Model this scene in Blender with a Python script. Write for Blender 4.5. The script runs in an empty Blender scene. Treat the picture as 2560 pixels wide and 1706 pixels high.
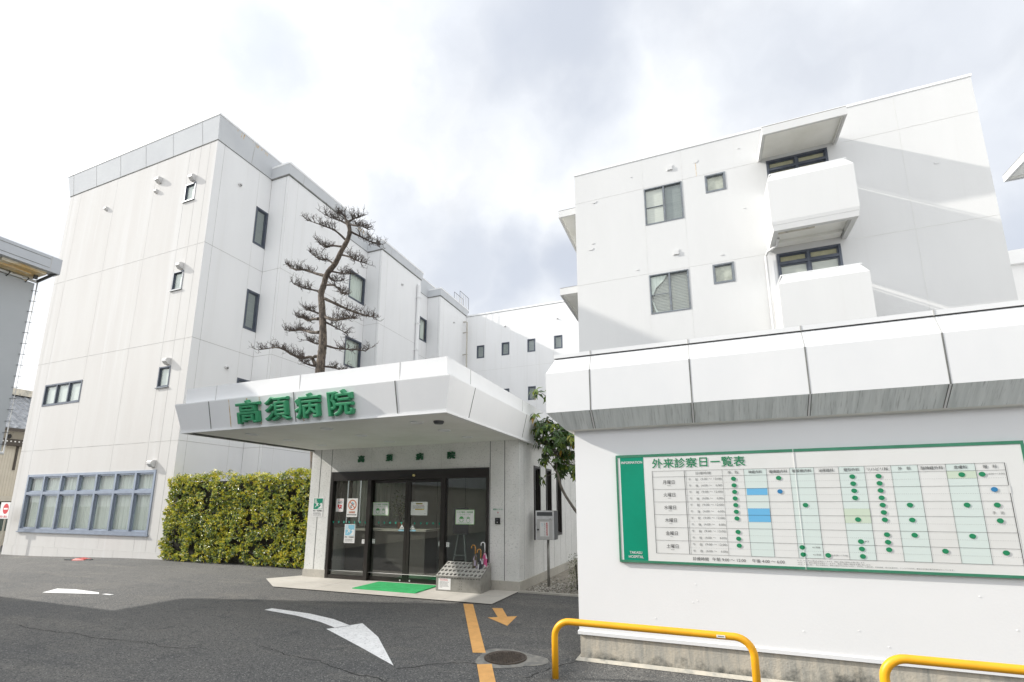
import bpy, bmesh, math, random
from mathutils import Vector, noise
R = math.radians
scene = bpy.context.scene
col = scene.collection

# ------------------------------------------------------------------ camera
cam_data = bpy.data.cameras.new('camera')
cam = bpy.data.objects.new('camera', cam_data); col.objects.link(cam)
cam.location = (0, 0, 1.65)
cam.rotation_euler = (R(90) + 0.189782, 0, 0.375113)
cam_data.sensor_width = 36
cam_data.lens = 36 * 1193.08 / 2560
cam_data.shift_y = 182.1 / 2560
cam_data.clip_start = 0.05
cam_data.clip_end = 3000
scene.camera = cam

# ------------------------------------------------------------------ light
SUN = Vector((1, .29, -.607)).normalized()
sd = bpy.data.lights.new('sun', 'SUN'); sd.energy = 2.85; sd.angle = R(1.); sd.color = (1, .95, .87)
sun = bpy.data.objects.new('sun', sd); col.objects.link(sun)
sun.rotation_euler = SUN.to_track_quat('-Z', 'Y').to_euler()
sun.location = (-20, -6, 30)
w = bpy.data.worlds.new('World'); scene.world = w; w.use_nodes = True
nt = w.node_tree; nt.nodes.clear()
def wn(t, **k):
    n = nt.nodes.new(t)
    for a, b in k.items(): setattr(n, a, b)
    return n
wout = wn('ShaderNodeOutputWorld'); bg = wn('ShaderNodeBackground')
sky = wn('ShaderNodeTexSky', sky_type='NISHITA', sun_disc=False)
sky.sun_elevation = R(30.2); sky.sun_rotation = R(253.8)
sky.air_density = 1.0; sky.dust_density = 2.0
tc = wn('ShaderNodeTexCoord')
nz = wn('ShaderNodeTexNoise'); nz.inputs['Scale'].default_value = 3.4; nz.inputs['Detail'].default_value = 6; nz.inputs['Roughness'].default_value = .5
nt.links.new(tc.outputs['Generated'], nz.inputs['Vector'])
sub = wn('ShaderNodeVectorMath', operation='SUBTRACT'); sub.inputs[1].default_value = (.5, .5, .5)
nt.links.new(nz.outputs['Color'], sub.inputs[0])
scl = wn('ShaderNodeVectorMath', operation='SCALE'); scl.inputs['Scale'].default_value = .42
nt.links.new(sub.outputs[0], scl.inputs[0])
wv = wn('ShaderNodeVectorMath', operation='ADD')
nt.links.new(tc.outputs['Generated'], wv.inputs[0]); nt.links.new(scl.outputs[0], wv.inputs[1])
# openings in the cloud deck: (direction, radius, strength)
GAPS = [((-.135, .638, .758), .20, .95), ((-.02, .67, .745), .15, .7), ((-.202, .661, .722), .15, .6), ((.042, .64, .765), .14, .5),
        ((-.27, .57, .78), .15, .55), ((-.565, .445, .692), .14, .75), ((-.60, .418, .679), .11, .6),
        ((-.48, .68, .555), .13, .55), ((-.42, .757, .49), .14, .8), ((-.33, .82, .45), .14, .95), ((-.22, .862, .44), .14, 1.),
        ((-.839, .292, .459), .12, .7), ((-.859, .347, .376), .11, .6), ((-.80, .26, .53), .11, .5),
        ((.431, .827, .361), .17, .9), ((.17, .73, .665), .20, .6), ((.32, .72, .61), .16, .55), ((.40, .76, .50), .12, .6), ((.5, .74, .45), .18, .4)]
acc = None
for c, r, s in GAPS:
    d = wn('ShaderNodeVectorMath', operation='DISTANCE'); d.inputs[1].default_value = c
    nt.links.new(wv.outputs[0], d.inputs[0])
    mr = wn('ShaderNodeMapRange', interpolation_type='SMOOTHSTEP')
    mr.inputs['From Min'].default_value = r * 1.25; mr.inputs['From Max'].default_value = r * .2
    mr.inputs['To Min'].default_value = 0; mr.inputs['To Max'].default_value = s
    nt.links.new(d.outputs['Value'], mr.inputs['Value'])
    if acc is None: acc = mr.outputs[0]
    else:
        mx = wn('ShaderNodeMath', operation='MAXIMUM'); nt.links.new(acc, mx.inputs[0]); nt.links.new(mr.outputs[0], mx.inputs[1]); acc = mx.outputs[0]
nz2 = wn('ShaderNodeTexNoise'); nz2.inputs['Scale'].default_value = 4.5; nz2.inputs['Detail'].default_value = 7; nz2.inputs['Roughness'].default_value = .52
nt.links.new(wv.outputs[0], nz2.inputs['Vector'])
cl = wn('ShaderNodeValToRGB')   # cloud tops and thinner parts
cl.color_ramp.elements[0].position = .34; cl.color_ramp.elements[0].color = (5.3, 5.45, 5.7, 1)
cl.color_ramp.elements[1].position = .62; cl.color_ramp.elements[1].color = (6.75, 6.9, 7.05, 1)
nt.links.new(nz2.outputs['Fac'], cl.inputs['Fac'])
gapcol = wn('ShaderNodeMixRGB'); gapcol.inputs['Fac'].default_value = .30   # hazy blue seen through thin cloud
gapcol.inputs['Color2'].default_value = (4.1, 4.37, 4.9, 1); gapcol.inputs['Fac'].default_value = .9
nt.links.new(sky.outputs[0], gapcol.inputs['Color1'])
mixc = wn('ShaderNodeMixRGB')
nt.links.new(acc, mixc.inputs['Fac']); nt.links.new(cl.outputs[0], mixc.inputs['Color1']); nt.links.new(gapcol.outputs[0], mixc.inputs['Color2'])
# cloud deck brightened behind the camera, an added glow to light the front walls
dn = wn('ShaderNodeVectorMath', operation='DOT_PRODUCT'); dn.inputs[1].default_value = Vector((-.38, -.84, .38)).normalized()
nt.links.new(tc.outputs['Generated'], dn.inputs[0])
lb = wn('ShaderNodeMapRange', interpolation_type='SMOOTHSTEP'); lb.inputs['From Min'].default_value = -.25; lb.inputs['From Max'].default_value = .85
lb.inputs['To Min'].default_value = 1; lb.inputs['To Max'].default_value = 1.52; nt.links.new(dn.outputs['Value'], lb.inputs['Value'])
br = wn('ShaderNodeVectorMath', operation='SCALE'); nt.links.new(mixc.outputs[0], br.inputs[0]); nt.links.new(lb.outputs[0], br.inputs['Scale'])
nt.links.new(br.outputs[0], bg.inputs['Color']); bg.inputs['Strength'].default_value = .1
nt.links.new(bg.outputs[0], wout.inputs[0])
scene.view_settings.view_transform = 'Standard'; scene.view_settings.look = 'None'
scene.view_settings.gamma = 1; scene.view_settings.use_curve_mapping = False
scene.view_settings.exposure = .80
scene.cycles.max_bounces = 8

# ------------------------------------------------------------------ materials
MATS = {}
def mat(name, base, rough=.6, metal=0., var=None, vscale=3., vstretch=(1, 1, 1), vrange=(.4, .65), bump=0., bscale=60., spec=.5, coat=0., var2=None, v2scale=40, v2range=(.5, .6), v2stretch=(1, 1, 1)):
    m = bpy.data.materials.new(name); m.use_nodes = True; n = m.node_tree; MATS[name] = m
    p = n.nodes['Principled BSDF']
    p.inputs['Roughness'].default_value = rough; p.inputs['Metallic'].default_value = metal
    p.inputs['Specular IOR Level'].default_value = spec; p.inputs['Coat Weight'].default_value = coat
    t = n.nodes.new('ShaderNodeTexCoord')
    src = None
    def layer(prev, colr, scale, stretch, rng):
        mp = n.nodes.new('ShaderNodeMapping'); mp.inputs['Scale'].default_value = stretch
        n.links.new(t.outputs['Object'], mp.inputs[0])
        z = n.nodes.new('ShaderNodeTexNoise'); z.inputs['Scale'].default_value = scale; z.inputs['Detail'].default_value = 6; z.inputs['Roughness'].default_value = .6
        n.links.new(mp.outputs[0], z.inputs['Vector'])
        mr = n.nodes.new('ShaderNodeMapRange'); mr.inputs['From Min'].default_value, mr.inputs['From Max'].default_value = rng
        n.links.new(z.outputs['Fac'], mr.inputs['Value'])
        mx = n.nodes.new('ShaderNodeMixRGB'); n.links.new(mr.outputs[0], mx.inputs['Fac'])
        if prev is None: mx.inputs['Color1'].default_value = (*base, 1)
        else: n.links.new(prev, mx.inputs['Color1'])
        mx.inputs['Color2'].default_value = (*colr, 1)
        return mx.outputs[0]
    if var: src = layer(src, var, vscale, vstretch, vrange)
    if var2: src = layer(src, var2, v2scale, v2stretch, v2range)
    if src is None: p.inputs['Base Color'].default_value = (*base, 1)
    else: n.links.new(src, p.inputs['Base Color'])
    if bump:
        z = n.nodes.new('ShaderNodeTexNoise'); z.inputs['Scale'].default_value = bscale; z.inputs['Detail'].default_value = 4
        n.links.new(t.outputs['Object'], z.inputs['Vector'])
        b = n.nodes.new('ShaderNodeBump'); b.inputs['Strength'].default_value = bump; b.inputs['Distance'].default_value = .01
        n.links.new(z.outputs['Fac'], b.inputs['Height']); n.links.new(b.outputs[0], p.inputs['Normal'])
    return m
def island_mat(name, cols, rough=.4, spec=.5, trans=0.):
    m = bpy.data.materials.new(name); m.use_nodes = True; n = m.node_tree; MATS[name] = m
    p = n.nodes['Principled BSDF']; p.inputs['Roughness'].default_value = rough; p.inputs['Specular IOR Level'].default_value = spec
    g = n.nodes.new('ShaderNodeNewGeometry'); r = n.nodes.new('ShaderNodeValToRGB'); r.color_ramp.interpolation = 'LINEAR'
    e = r.color_ramp.elements
    while len(e) < len(cols): e.new(.5)
    for i, (pos, c) in enumerate(cols): e[i].position = pos; e[i].color = (*c, 1)
    n.links.new(g.outputs['Random Per Island'], r.inputs[0]); n.links.new(r.outputs[0], p.inputs['Base Color'])
    if trans:
        tr = n.nodes.new('ShaderNodeBsdfTranslucent'); n.links.new(r.outputs[0], tr.inputs['Color'])
        mx = n.nodes.new('ShaderNodeMixShader'); mx.inputs[0].default_value = trans
        n.links.new(p.outputs[0], mx.inputs[1]); n.links.new(tr.outputs[0], mx.inputs[2]); n.links.new(mx.outputs[0], n.nodes['Material Output'].inputs[0])
    return m
def glass_mat(name, tint, refl=1.0, ior=1.5):
    m = bpy.data.materials.new(name); m.use_nodes = True; n = m.node_tree; MATS[name] = m; n.nodes.clear()
    o = n.nodes.new('ShaderNodeOutputMaterial'); tr = n.nodes.new('ShaderNodeBsdfTransparent'); gl = n.nodes.new('ShaderNodeBsdfGlossy')
    tr.inputs[0].default_value = (*tint, 1); gl.inputs['Roughness'].default_value = .015
    f = n.nodes.new('ShaderNodeLayerWeight'); f.inputs['Blend'].default_value = .5      # Schlick reflectance, same from both sides
    pw = n.nodes.new('ShaderNodeMath'); pw.operation = 'POWER'; pw.inputs[1].default_value = 4.5; n.links.new(f.outputs['Facing'], pw.inputs[0])
    mu = n.nodes.new('ShaderNodeMath'); mu.operation = 'MULTIPLY_ADD'; mu.inputs[1].default_value = .9; mu.inputs[2].default_value = .045 * refl; mu.use_clamp = True
    n.links.new(pw.outputs[0], mu.inputs[0]); mx = n.nodes.new('ShaderNodeMixShader')
    n.links.new(mu.outputs[0], mx.inputs[0]); n.links.new(tr.outputs[0], mx.inputs[1]); n.links.new(gl.outputs[0], mx.inputs[2]); n.links.new(mx.outputs[0], o.inputs[0])
    return m
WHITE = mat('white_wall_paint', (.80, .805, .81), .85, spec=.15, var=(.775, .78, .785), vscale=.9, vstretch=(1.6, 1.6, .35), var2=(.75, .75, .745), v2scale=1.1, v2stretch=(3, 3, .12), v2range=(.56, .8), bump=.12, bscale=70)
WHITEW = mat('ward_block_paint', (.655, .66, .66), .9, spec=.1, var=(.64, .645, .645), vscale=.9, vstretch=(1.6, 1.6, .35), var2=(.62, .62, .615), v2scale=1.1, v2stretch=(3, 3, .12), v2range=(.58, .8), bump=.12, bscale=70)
WHITEA = mat('annex_white_paint', (.84, .845, .85), .9, spec=.1, var=(.82, .825, .83), vscale=.8, bump=.07, bscale=45)
WARM = mat('cream_wall_paint', (.645, .638, .627), .9, spec=.08, var=(.62, .608, .595), vscale=.7, vstretch=(1.8, 1.8, .25), var2=(.665, .66, .655), v2scale=1.2, v2stretch=(2.2, 2.2, .08), v2range=(.54, .66), bump=.12, bscale=70)
STUCCO = mat('rough_white_stucco', (.80, .80, .78), .9, spec=.12, var=(.72, .725, .70), vscale=1.3, var2=(.55, .555, .54), v2scale=34, v2range=(.54, .72), bump=1., bscale=48)
CLEAN = mat('white_panel', (.83, .835, .84), .62, spec=.2, var=(.78, .79, .80), vscale=.8, vstretch=(1, 1, .5), bump=.03, bscale=20)
PANELG = mat('pale_grey_panel', (.60, .62, .64), .8, spec=.1, var=(.56, .58, .605), vscale=.7)
JOINT = mat('joint_sealant', (.42, .42, .41), .8, var=(.56, .555, .54), vscale=2.5)
JOINTD = mat('dark_joint', (.14, .145, .14), .8, var=(.26, .26, .25), vscale=3)
JOINTL = mat('pale_joint', (.60, .60, .58), .8, var=(.70, .70, .68), vscale=2)
SOFFIT = mat('soffit_board', (.86, .86, .83), .9, spec=.1, var=(.79, .79, .75), vscale=1.1, bump=.1, bscale=50)
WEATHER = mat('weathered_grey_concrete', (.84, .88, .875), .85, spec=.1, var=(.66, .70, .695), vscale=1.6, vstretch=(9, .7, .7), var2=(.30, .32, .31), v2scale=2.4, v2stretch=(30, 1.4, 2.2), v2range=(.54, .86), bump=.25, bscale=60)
CONC = mat('plinth_concrete', (.56, .52, .44), .85, var=(.40, .39, .35), vscale=2.2, vstretch=(3, 3, 1), var2=(.13, .135, .125), v2scale=3.4, v2stretch=(1.6, 1.6, 1.2), v2range=(.55, .72), bump=.3, bscale=50)
CONCL = mat('light_concrete', (.50, .475, .42), .85, var=(.41, .39, .35), vscale=1.7, var2=(.33, .32, .29), v2scale=30, v2range=(.55, .75), bump=.2, bscale=90)
STONE = mat('granite_paving', (.58, .55, .50), .8, var=(.49, .465, .42), vscale=1.2, var2=(.43, .41, .38), v2scale=120, v2range=(.5, .7), bump=.15, bscale=140)
GREENL = mat('green_letter', (.045, .31, .145), .38, var=(.04, .27, .125), vscale=4)
GREENS = mat('green_small_letter', (.02, .13, .06), .45)
GREENB = mat('sign_green', (.0, .285, .17), .35, var=(.0, .25, .145), vscale=2)
GREEND = mat('sign_frame_green', (.04, .20, .115), .5, var=(.055, .24, .15), vscale=6)
BRONZE = mat('dark_bronze_aluminium', (.025, .021, .019), .32, spec=.5, var=(.03, .026, .024), vscale=5)
SASH = mat('blue_grey_sash', (.085, .10, .13), .3, metal=.25, var=(.11, .125, .155), vscale=4)
SASHL = mat('pale_blue_sash', (.30, .345, .42), .3, metal=.35, var=(.26, .30, .37), vscale=4)
SASHG = mat('grey_old_sash', (.20, .225, .25), .4, metal=.2, var=(.16, .17, .18), vscale=6)
GLASS = glass_mat('window_glass', (.90, .94, .92), 1.3)
DOORG = glass_mat('door_glass', (.88, .92, .89), 3.4)
CURT = mat('curtain_fabric', (.80, .82, .78), .9, var=(.66, .69, .65), vscale=3, vstretch=(6, 6, .2))
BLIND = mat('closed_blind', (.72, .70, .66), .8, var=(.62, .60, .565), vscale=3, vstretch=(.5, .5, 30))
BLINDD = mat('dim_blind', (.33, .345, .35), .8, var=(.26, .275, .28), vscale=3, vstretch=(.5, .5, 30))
BROWNB = mat('beige_roller_blind', (.55, .49, .34), .8, var=(.46, .41, .28), vscale=8)
FROST = mat('frosted_backing', (.62, .60, .53), .6, var=(.40, .385, .33), vscale=3.5)
DARKI = mat('dark_interior', (.06, .065, .065), .8)
STEELP = mat('galvanised_steel', (.72, .73, .73), .4, metal=.2, var=(.62, .63, .63), vscale=12)
STEELT = mat('bright_steel_plate', (.62, .61, .58), .45, metal=.3, var=(.54, .53, .50), vscale=8)
STEELB = mat('brushed_steel', (.33, .325, .30), .42, metal=.35, var=(.25, .245, .225), vscale=6)
HOODM = mat('vent_hood_metal', (.60, .60, .60), .38, metal=.3)
YELLOW = mat('yellow_pipe_paint', (.86, .42, .01), .42, var=(.78, .37, .012), vscale=4, var2=(.62, .33, .06), v2scale=30, v2range=(.66, .74), bump=.06, bscale=30)
PAPER = mat('white_paper', (.80, .80, .79), .7)
PAPERC = mat('sign_board_white', (.76, .765, .75), .45, var=(.72, .725, .705), vscale=1.5)
TINT = mat('pale_green_cell', (.66, .745, .715), .5)
TINTY = mat('pale_yellowgreen_cell', (.60, .69, .56), .5)
BLUEC = mat('sky_blue_cell', (.15, .46, .74), .5)
BLUED = mat('blue_dot', (.03, .21, .44), .5)
DOTG = mat('green_dot', (.012, .235, .10), .5)
INK = mat('black_ink', (.045, .045, .05), .6)
INKG = mat('grey_ink', (.20, .21, .21), .6)
RED = mat('red_print', (.62, .03, .04), .5)
ORANGEP = mat('orange_print', (.62, .16, .05), .5)
PBLUE = mat('faded_blue_print', (.22, .52, .68), .5)
PGREEN = mat('pale_green_print', (.42, .68, .36), .5)
LGREEN = mat('leaf_green_print', (.10, .40, .12), .5)
MATG = mat('green_mat', (.03, .44, .14), .9, var=(.02, .36, .10), vscale=9, var2=(.09, .56, .23), v2scale=160, v2range=(.55, .7), bump=.6, bscale=250)
DMAT = mat('dark_green_mat', (.02, .20, .11), .9)
BARK = mat('pine_bark', (.135, .108, .085), .9, var=(.05, .041, .034), vscale=14, vstretch=(1, 1, .35), vrange=(.42, .58), var2=(.25, .205, .165), v2scale=22, v2stretch=(1, 1, .4), v2range=(.56, .7), bump=1., bscale=26)
TWIG = mat('pine_twig', (.07, .054, .045), .9)
BARK2 = mat('pale_tree_bark', (.21, .19, .16), .85, var=(.14, .125, .105), vscale=18)
BLACK = mat('black_plastic', (.018, .018, .02), .45)
GREYD = mat('dark_grey_metal', (.08, .085, .09), .4)
SHEET = mat('grey_tarpaulin', (.42, .445, .465), .55, var=(.46, .485, .505), vscale=.5)
EAVE = mat('grey_blue_fascia_metal', (.50, .525, .56), .35, var=(.46, .485, .52), vscale=1.2)
EAVEU = mat('grey_fascia_underside', (.25, .28, .285), .5)
RUSTY = mat('rusty_cream_beam', (.80, .74, .60), .7, var=(.72, .50, .22), vscale=2.2, vstretch=(1, .8, 5), vrange=(.46, .6))
SIDING = mat('beige_siding', (.56, .52, .44), .7, var=(.52, .48, .40), vscale=2)
BROWN = mat('dark_brown_trim', (.055, .045, .036), .6)
TILE = mat('silver_black_rooftile', (.26, .275, .30), .3, var=(.10, .11, .125), vscale=5)
REDPL = mat('red_plastic', (.50, .045, .035), .5, var=(.38, .05, .04), vscale=9)
GSIDE = mat('grey_neighbour_siding', (.42, .43, .44), .8, var=(.36, .37, .38), vscale=2, vstretch=(.4, .4, 12))
ASPH_W = mat('road_white_paint', (.90, .90, .90), .8, var=(.80, .80, .80), vscale=9, var2=(.42, .42, .42), v2scale=34, v2range=(.55, .72), bump=.3, bscale=130)
ASPH_O = mat('road_orange_paint', (.80, .44, .15), .7, var=(.70, .37, .125), vscale=7, var2=(.36, .25, .15), v2scale=70, v2range=(.62, .74), bump=.3, bscale=130)
GRAVEL = mat('gravel_sand', (.33, .30, .25), .9, var=(.23, .21, .175), vscale=5, var2=(.46, .43, .37), v2scale=90, v2range=(.55, .66), bump=.9, bscale=90)
IRON = mat('cast_iron', (.085, .07, .06), .5, metal=.4, var=(.13, .105, .085), vscale=20, bump=.2, bscale=60)
TERRA = mat('terracotta', (.33, .13, .07), .8)
GRANITE = mat('dark_granite_counter', (.13, .12, .11), .35, var=(.085, .08, .072), vscale=60, var2=(.20, .185, .17), v2scale=140, v2range=(.55, .65))
FLOORT = mat('lobby_floor_tile', (.34, .325, .30), .3, var=(.28, .27, .25), vscale=3)
LOBBY = mat('lobby_wall_board', (.66, .66, .64), .8, var=(.60, .60, .58), vscale=1.5)
RUST = mat('rust_streak', (.55, .36, .16), .7, var=(.72, .66, .55), vscale=14, vstretch=(3, 3, .6), vrange=(.4, .6))
HEDGEY = island_mat('yellow_hedge_leaf', [(0, (.20, .25, .03)), (.4, (.46, .48, .035)), (.8, (.72, .66, .05)), (1, (.70, .50, .05))], rough=.36, spec=.5, trans=.25)
HEDGEL = island_mat('hedge_leaf', [(0, (.045, .075, .024)), (.3, (.09, .145, .035)), (.5, (.17, .245, .045)), (.7, (.34, .42, .05)), (.88, (.62, .62, .06)), (1, (.68, .54, .06))], rough=.3, spec=.7, trans=.25)
BROADL = island_mat('broad_leaf', [(0, (.035, .075, .022)), (.5, (.065, .125, .028)), (.82, (.14, .21, .03)), (.96, (.20, .24, .03)), (1, (.36, .18, .02))], rough=.36, spec=.5, trans=.2)
BUSHL = island_mat('bush_leaf', [(0, (.03, .05, .012)), (.6, (.07, .11, .02)), (1, (.17, .20, .03))], rough=.45, trans=.15)
TWIGD = mat('hedge_twig', (.02, .018, .012), .9)

def plinth_mat():
    m = mat('algae_stained_concrete', (.56, .51, .42), .9, var=(.42, .405, .36), vscale=2.2, vstretch=(5, 5, .8), var2=(.34, .335, .30), v2scale=3, v2stretch=(9, 9, .8), v2range=(.5, .75), bump=.4, bscale=50)
    n = m.node_tree; p = n.nodes['Principled BSDF']; src = p.inputs['Base Color'].links[0].from_socket
    t = n.nodes.new('ShaderNodeTexCoord'); z = n.nodes.new('ShaderNodeTexNoise'); z.inputs['Scale'].default_value = 2.6; z.inputs['Detail'].default_value = 10; z.inputs['Roughness'].default_value = .72
    n.links.new(t.outputs['Object'], z.inputs[0]); sx = n.nodes.new('ShaderNodeSeparateXYZ'); n.links.new(t.outputs['Object'], sx.inputs[0])
    ma = n.nodes.new('ShaderNodeMath'); ma.operation = 'MULTIPLY_ADD'; ma.inputs[1].default_value = -1.15; n.links.new(sx.outputs['Z'], ma.inputs[0]); n.links.new(z.outputs['Fac'], ma.inputs[2])
    mr = n.nodes.new('ShaderNodeMapRange'); mr.inputs['From Min'].default_value = .36; mr.inputs['From Max'].default_value = .52; n.links.new(ma.outputs[0], mr.inputs[0])
    x = n.nodes.new('ShaderNodeMixRGB'); n.links.new(mr.outputs[0], x.inputs[0]); n.links.new(src, x.inputs[1]); x.inputs[2].default_value = (.105, .108, .098, 1); n.links.new(x.outputs[0], p.inputs['Base Color'])
    return m
PLINTHA = plinth_mat()
def asphalt():
    m = mat('worn_asphalt', (.135, .132, .125), .85); n = m.node_tree; p = n.nodes['Principled BSDF']
    t = n.nodes.new('ShaderNodeTexCoord')
    def nz(scale, det=6, ro=.6, st=(1, 1, 1)):
        mp = n.nodes.new('ShaderNodeMapping'); mp.inputs['Scale'].default_value = st; n.links.new(t.outputs['Object'], mp.inputs[0])
        z = n.nodes.new('ShaderNodeTexNoise'); z.inputs['Scale'].default_value = scale; z.inputs['Detail'].default_value = det; z.inputs['Roughness'].default_value = ro
        n.links.new(mp.outputs[0], z.inputs[0]); return z.outputs['Fac']
    def mix(fac, a, b, lo, hi):
        mr = n.nodes.new('ShaderNodeMapRange'); mr.inputs['From Min'].default_value = lo; mr.inputs['From Max'].default_value = hi; n.links.new(fac, mr.inputs[0])
        x = n.nodes.new('ShaderNodeMixRGB'); n.links.new(mr.outputs[0], x.inputs[0])
        for i, v in ((1, a), (2, b)):
            if isinstance(v, tuple): x.inputs[i].default_value = (*v, 1)
            else: n.links.new(v, x.inputs[i])
        return x.outputs[0]
    big = mix(nz(.35, 5), (.102, .103, .103), (.152, .147, .138), .35, .65)
    big = mix(nz(.9, 6, .65, (.5, 2.2, 1)), big, (.185, .175, .158), .54, .78)
    big = mix(nz(.55, 7, .7, (.35, 1.5, 1)), big, (.20, .19, .172), .55, .70)      # dusty, tyre-polished bands
    big = mix(nz(1.1, 7, .75, (1, .6, 1)), big, (.074, .076, .077), .60, .68)       # darker repair and damp patches
    big = mix(nz(9, 4, .6), big, (.085, .085, .084), .62, .8)
    big = mix(nz(2.6, 5, .6), big, (.070, .072, .073), .57, .74)
    v = n.nodes.new('ShaderNodeTexVoronoi'); v.inputs['Scale'].default_value = 95; n.links.new(t.outputs['Object'], v.inputs['Vector'])
    sp = n.nodes.new('ShaderNodeSeparateColor'); n.links.new(v.outputs['Color'], sp.inputs[0])
    c = mix(sp.outputs[0], big, (.046, .048, .050), .60, .9)
    c = mix(sp.outputs[1], c, (.30, .295, .28), .90, 1.0)
    n.links.new(c, p.inputs['Base Color'])
    b = n.nodes.new('ShaderNodeBump'); b.inputs['Strength'].default_value = .55; b.inputs['Distance'].default_value = .006
    n.links.new(v.outputs['Distance'], b.inputs['Height'])
    b2 = n.nodes.new('ShaderNodeBump'); b2.inputs['Strength'].default_value = .3; b2.inputs['Distance'].default_value = .03
    n.links.new(nz(3, 5), b2.inputs['Height']); n.links.new(b.outputs[0], b2.inputs['Normal']); n.links.new(b2.outputs[0], p.inputs['Normal'])
    return m
ASPH = asphalt()

# ------------------------------------------------------------------ mesh helpers
class MB:
    def __init__(s): s.v = []; s.f = []; s.m = []; s.mats = []
    def mi(s, m):
        if m not in s.mats: s.mats.append(m)
        return s.mats.index(m)
    def poly(s, pts, m):
        i = len(s.v); s.v += [tuple(p) for p in pts]; s.f.append(tuple(range(i, i + len(pts)))); s.m.append(s.mi(m))
    def mesh(s, vs, fs, m):
        i = len(s.v); s.v += [tuple(p) for p in vs]; k = s.mi(m)
        for f in fs: s.f.append(tuple(i + a for a in f)); s.m.append(k)
    def box(s, x0, x1, y0, y1, z0, z1, m):
        s.mesh([(x0, y0, z0), (x1, y0, z0), (x1, y1, z0), (x0, y1, z0), (x0, y0, z1), (x1, y0, z1), (x1, y1, z1), (x0, y1, z1)],
               [(0, 3, 2, 1), (4, 5, 6, 7), (0, 1, 5, 4), (1, 2, 6, 5), (2, 3, 7, 6), (3, 0, 4, 7)], m)
    def tube(s, pts, rad, m, seg=8, caps=True):
        pts = [Vector(p) for p in pts]; n = len(pts)
        if not isinstance(rad, (list, tuple)): rad = [rad] * n
        vs = []; fs = []; up = None
        for i, p in enumerate(pts):
            t = (pts[min(i + 1, n - 1)] - pts[max(i - 1, 0)]).normalized()
            if up is None: up = Vector((0, 0, 1)) if abs(t.z) < .9 else Vector((1, 0, 0))
            a = (up - t * up.dot(t))
            if a.length < 1e-5: a = t.orthogonal()
            a.normalize(); b = t.cross(a); up = a
            for k in range(seg):
                an = 2 * math.pi * k / seg; vs.append(p + (a * math.cos(an) + b * math.sin(an)) * rad[i])
        for i in range(n - 1):
            for k in range(seg):
                k2 = (k + 1) % seg; fs.append((i * seg + k, i * seg + k2, (i + 1) * seg + k2, (i + 1) * seg + k))
        if caps: fs.append(tuple(range(seg))[::-1]); fs.append(tuple((n - 1) * seg + k for k in range(seg)))
        s.mesh(vs, fs, m)
    def lathe(s, cx, cy, prof, m, seg=20):
        vs = []; fs = []
        for r, z in prof:
            for k in range(seg):
                a = 2 * math.pi * k / seg; vs.append((cx + r * math.cos(a), cy + r * math.sin(a), z))
        for i in range(len(prof) - 1):
            for k in range(seg):
                k2 = (k + 1) % seg; fs.append((i * seg + k, i * seg + k2, (i + 1) * seg + k2, (i + 1) * seg + k))
        s.mesh(vs, fs, m)
    def disc(s, F, u, z, ru, rz, d, m, seg=20, d0=None):
        pts = [F(u + ru * math.cos(2 * math.pi * k / seg), z + rz * math.sin(2 * math.pi * k / seg), d) for k in range(seg)]
        s.poly(pts, m)
        if d0 is not None:
            q = [F(u + ru * math.cos(2 * math.pi * k / seg), z + rz * math.sin(2 * math.pi * k / seg), d0) for k in range(seg)]
            for k in range(seg): s.poly([pts[k], pts[(k + 1) % seg], q[(k + 1) % seg], q[k]], m)
    def fbox(s, F, u0, u1, z0, z1, d0, d1, m):
        c = [F(u, z, d) for d in (d0, d1) for (u, z) in ((u0, z0), (u1, z0), (u1, z1), (u0, z1))]
        s.mesh(c, [(0, 3, 2, 1), (4, 5, 6, 7), (0, 1, 5, 4), (1, 2, 6, 5), (2, 3, 7, 6), (3, 0, 4, 7)], m)
    def fquad(s, F, u0, u1, z0, z1, d, m): s.poly([F(u0, z0, d), F(u1, z0, d), F(u1, z1, d), F(u0, z1, d)], m)
    def sweep(s, path, prof, m):
        """profile (outward offset, z) swept with mitred corners along an open plan path; m: material or list per profile segment"""
        n = len(path); rings = []
        for i, p in enumerate(path):
            p = Vector(p); ns = []
            for a, b in ((i - 1, i), (i, i + 1)):
                if a < 0 or b >= n: continue
                d = (Vector(path[b]) - Vector(path[a])).normalized(); ns.append(Vector((d.y, -d.x)))
            q = ns[0] if len(ns) == 1 else (ns[0] + ns[1]) / (1 + ns[0].dot(ns[1]))
            rings.append([(p.x + q.x * o, p.y + q.y * o, z) for o, z in prof])
        for i in range(n - 1):
            for k in range(len(prof) - 1):
                mm = m[k] if isinstance(m, list) else m
                s.poly([rings[i][k], rings[i + 1][k], rings[i + 1][k + 1], rings[i][k + 1]], mm)
        return rings
    def wall(s, F, u0, u1, z0, z1, holes, m, reveal=.1):
        us = sorted({u0, u1, *[h[0] for h in holes], *[h[1] for h in holes]}); zs = sorted({z0, z1, *[h[2] for h in holes], *[h[3] for h in holes]})
        us = [u for u in us if u0 <= u <= u1]; zs = [z for z in zs if z0 <= z <= z1]
        for a, b in zip(us, us[1:]):
            for c, d in zip(zs, zs[1:]):
                cu, cz = (a + b) / 2, (c + d) / 2
                if any(h[0] < cu < h[1] and h[2] < cz < h[3] for h in holes): continue
                s.fquad(F, a, b, c, d, 0, m)
        for h in holes:
            a, b, c, d = h
            for q in ([(a, c), (a, d)], [(b, c), (b, d)], [(a, c), (b, c)], [(a, d), (b, d)]):
                s.poly([F(*q[0], 0), F(*q[1], 0), F(*q[1], -reveal), F(*q[0], -reveal)], m)
    def joint_h(s, F, u0, u1, z, m, w=.012): s.fbox(F, u0, u1, z - w / 2, z + w / 2, -.002, .004, m)
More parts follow.
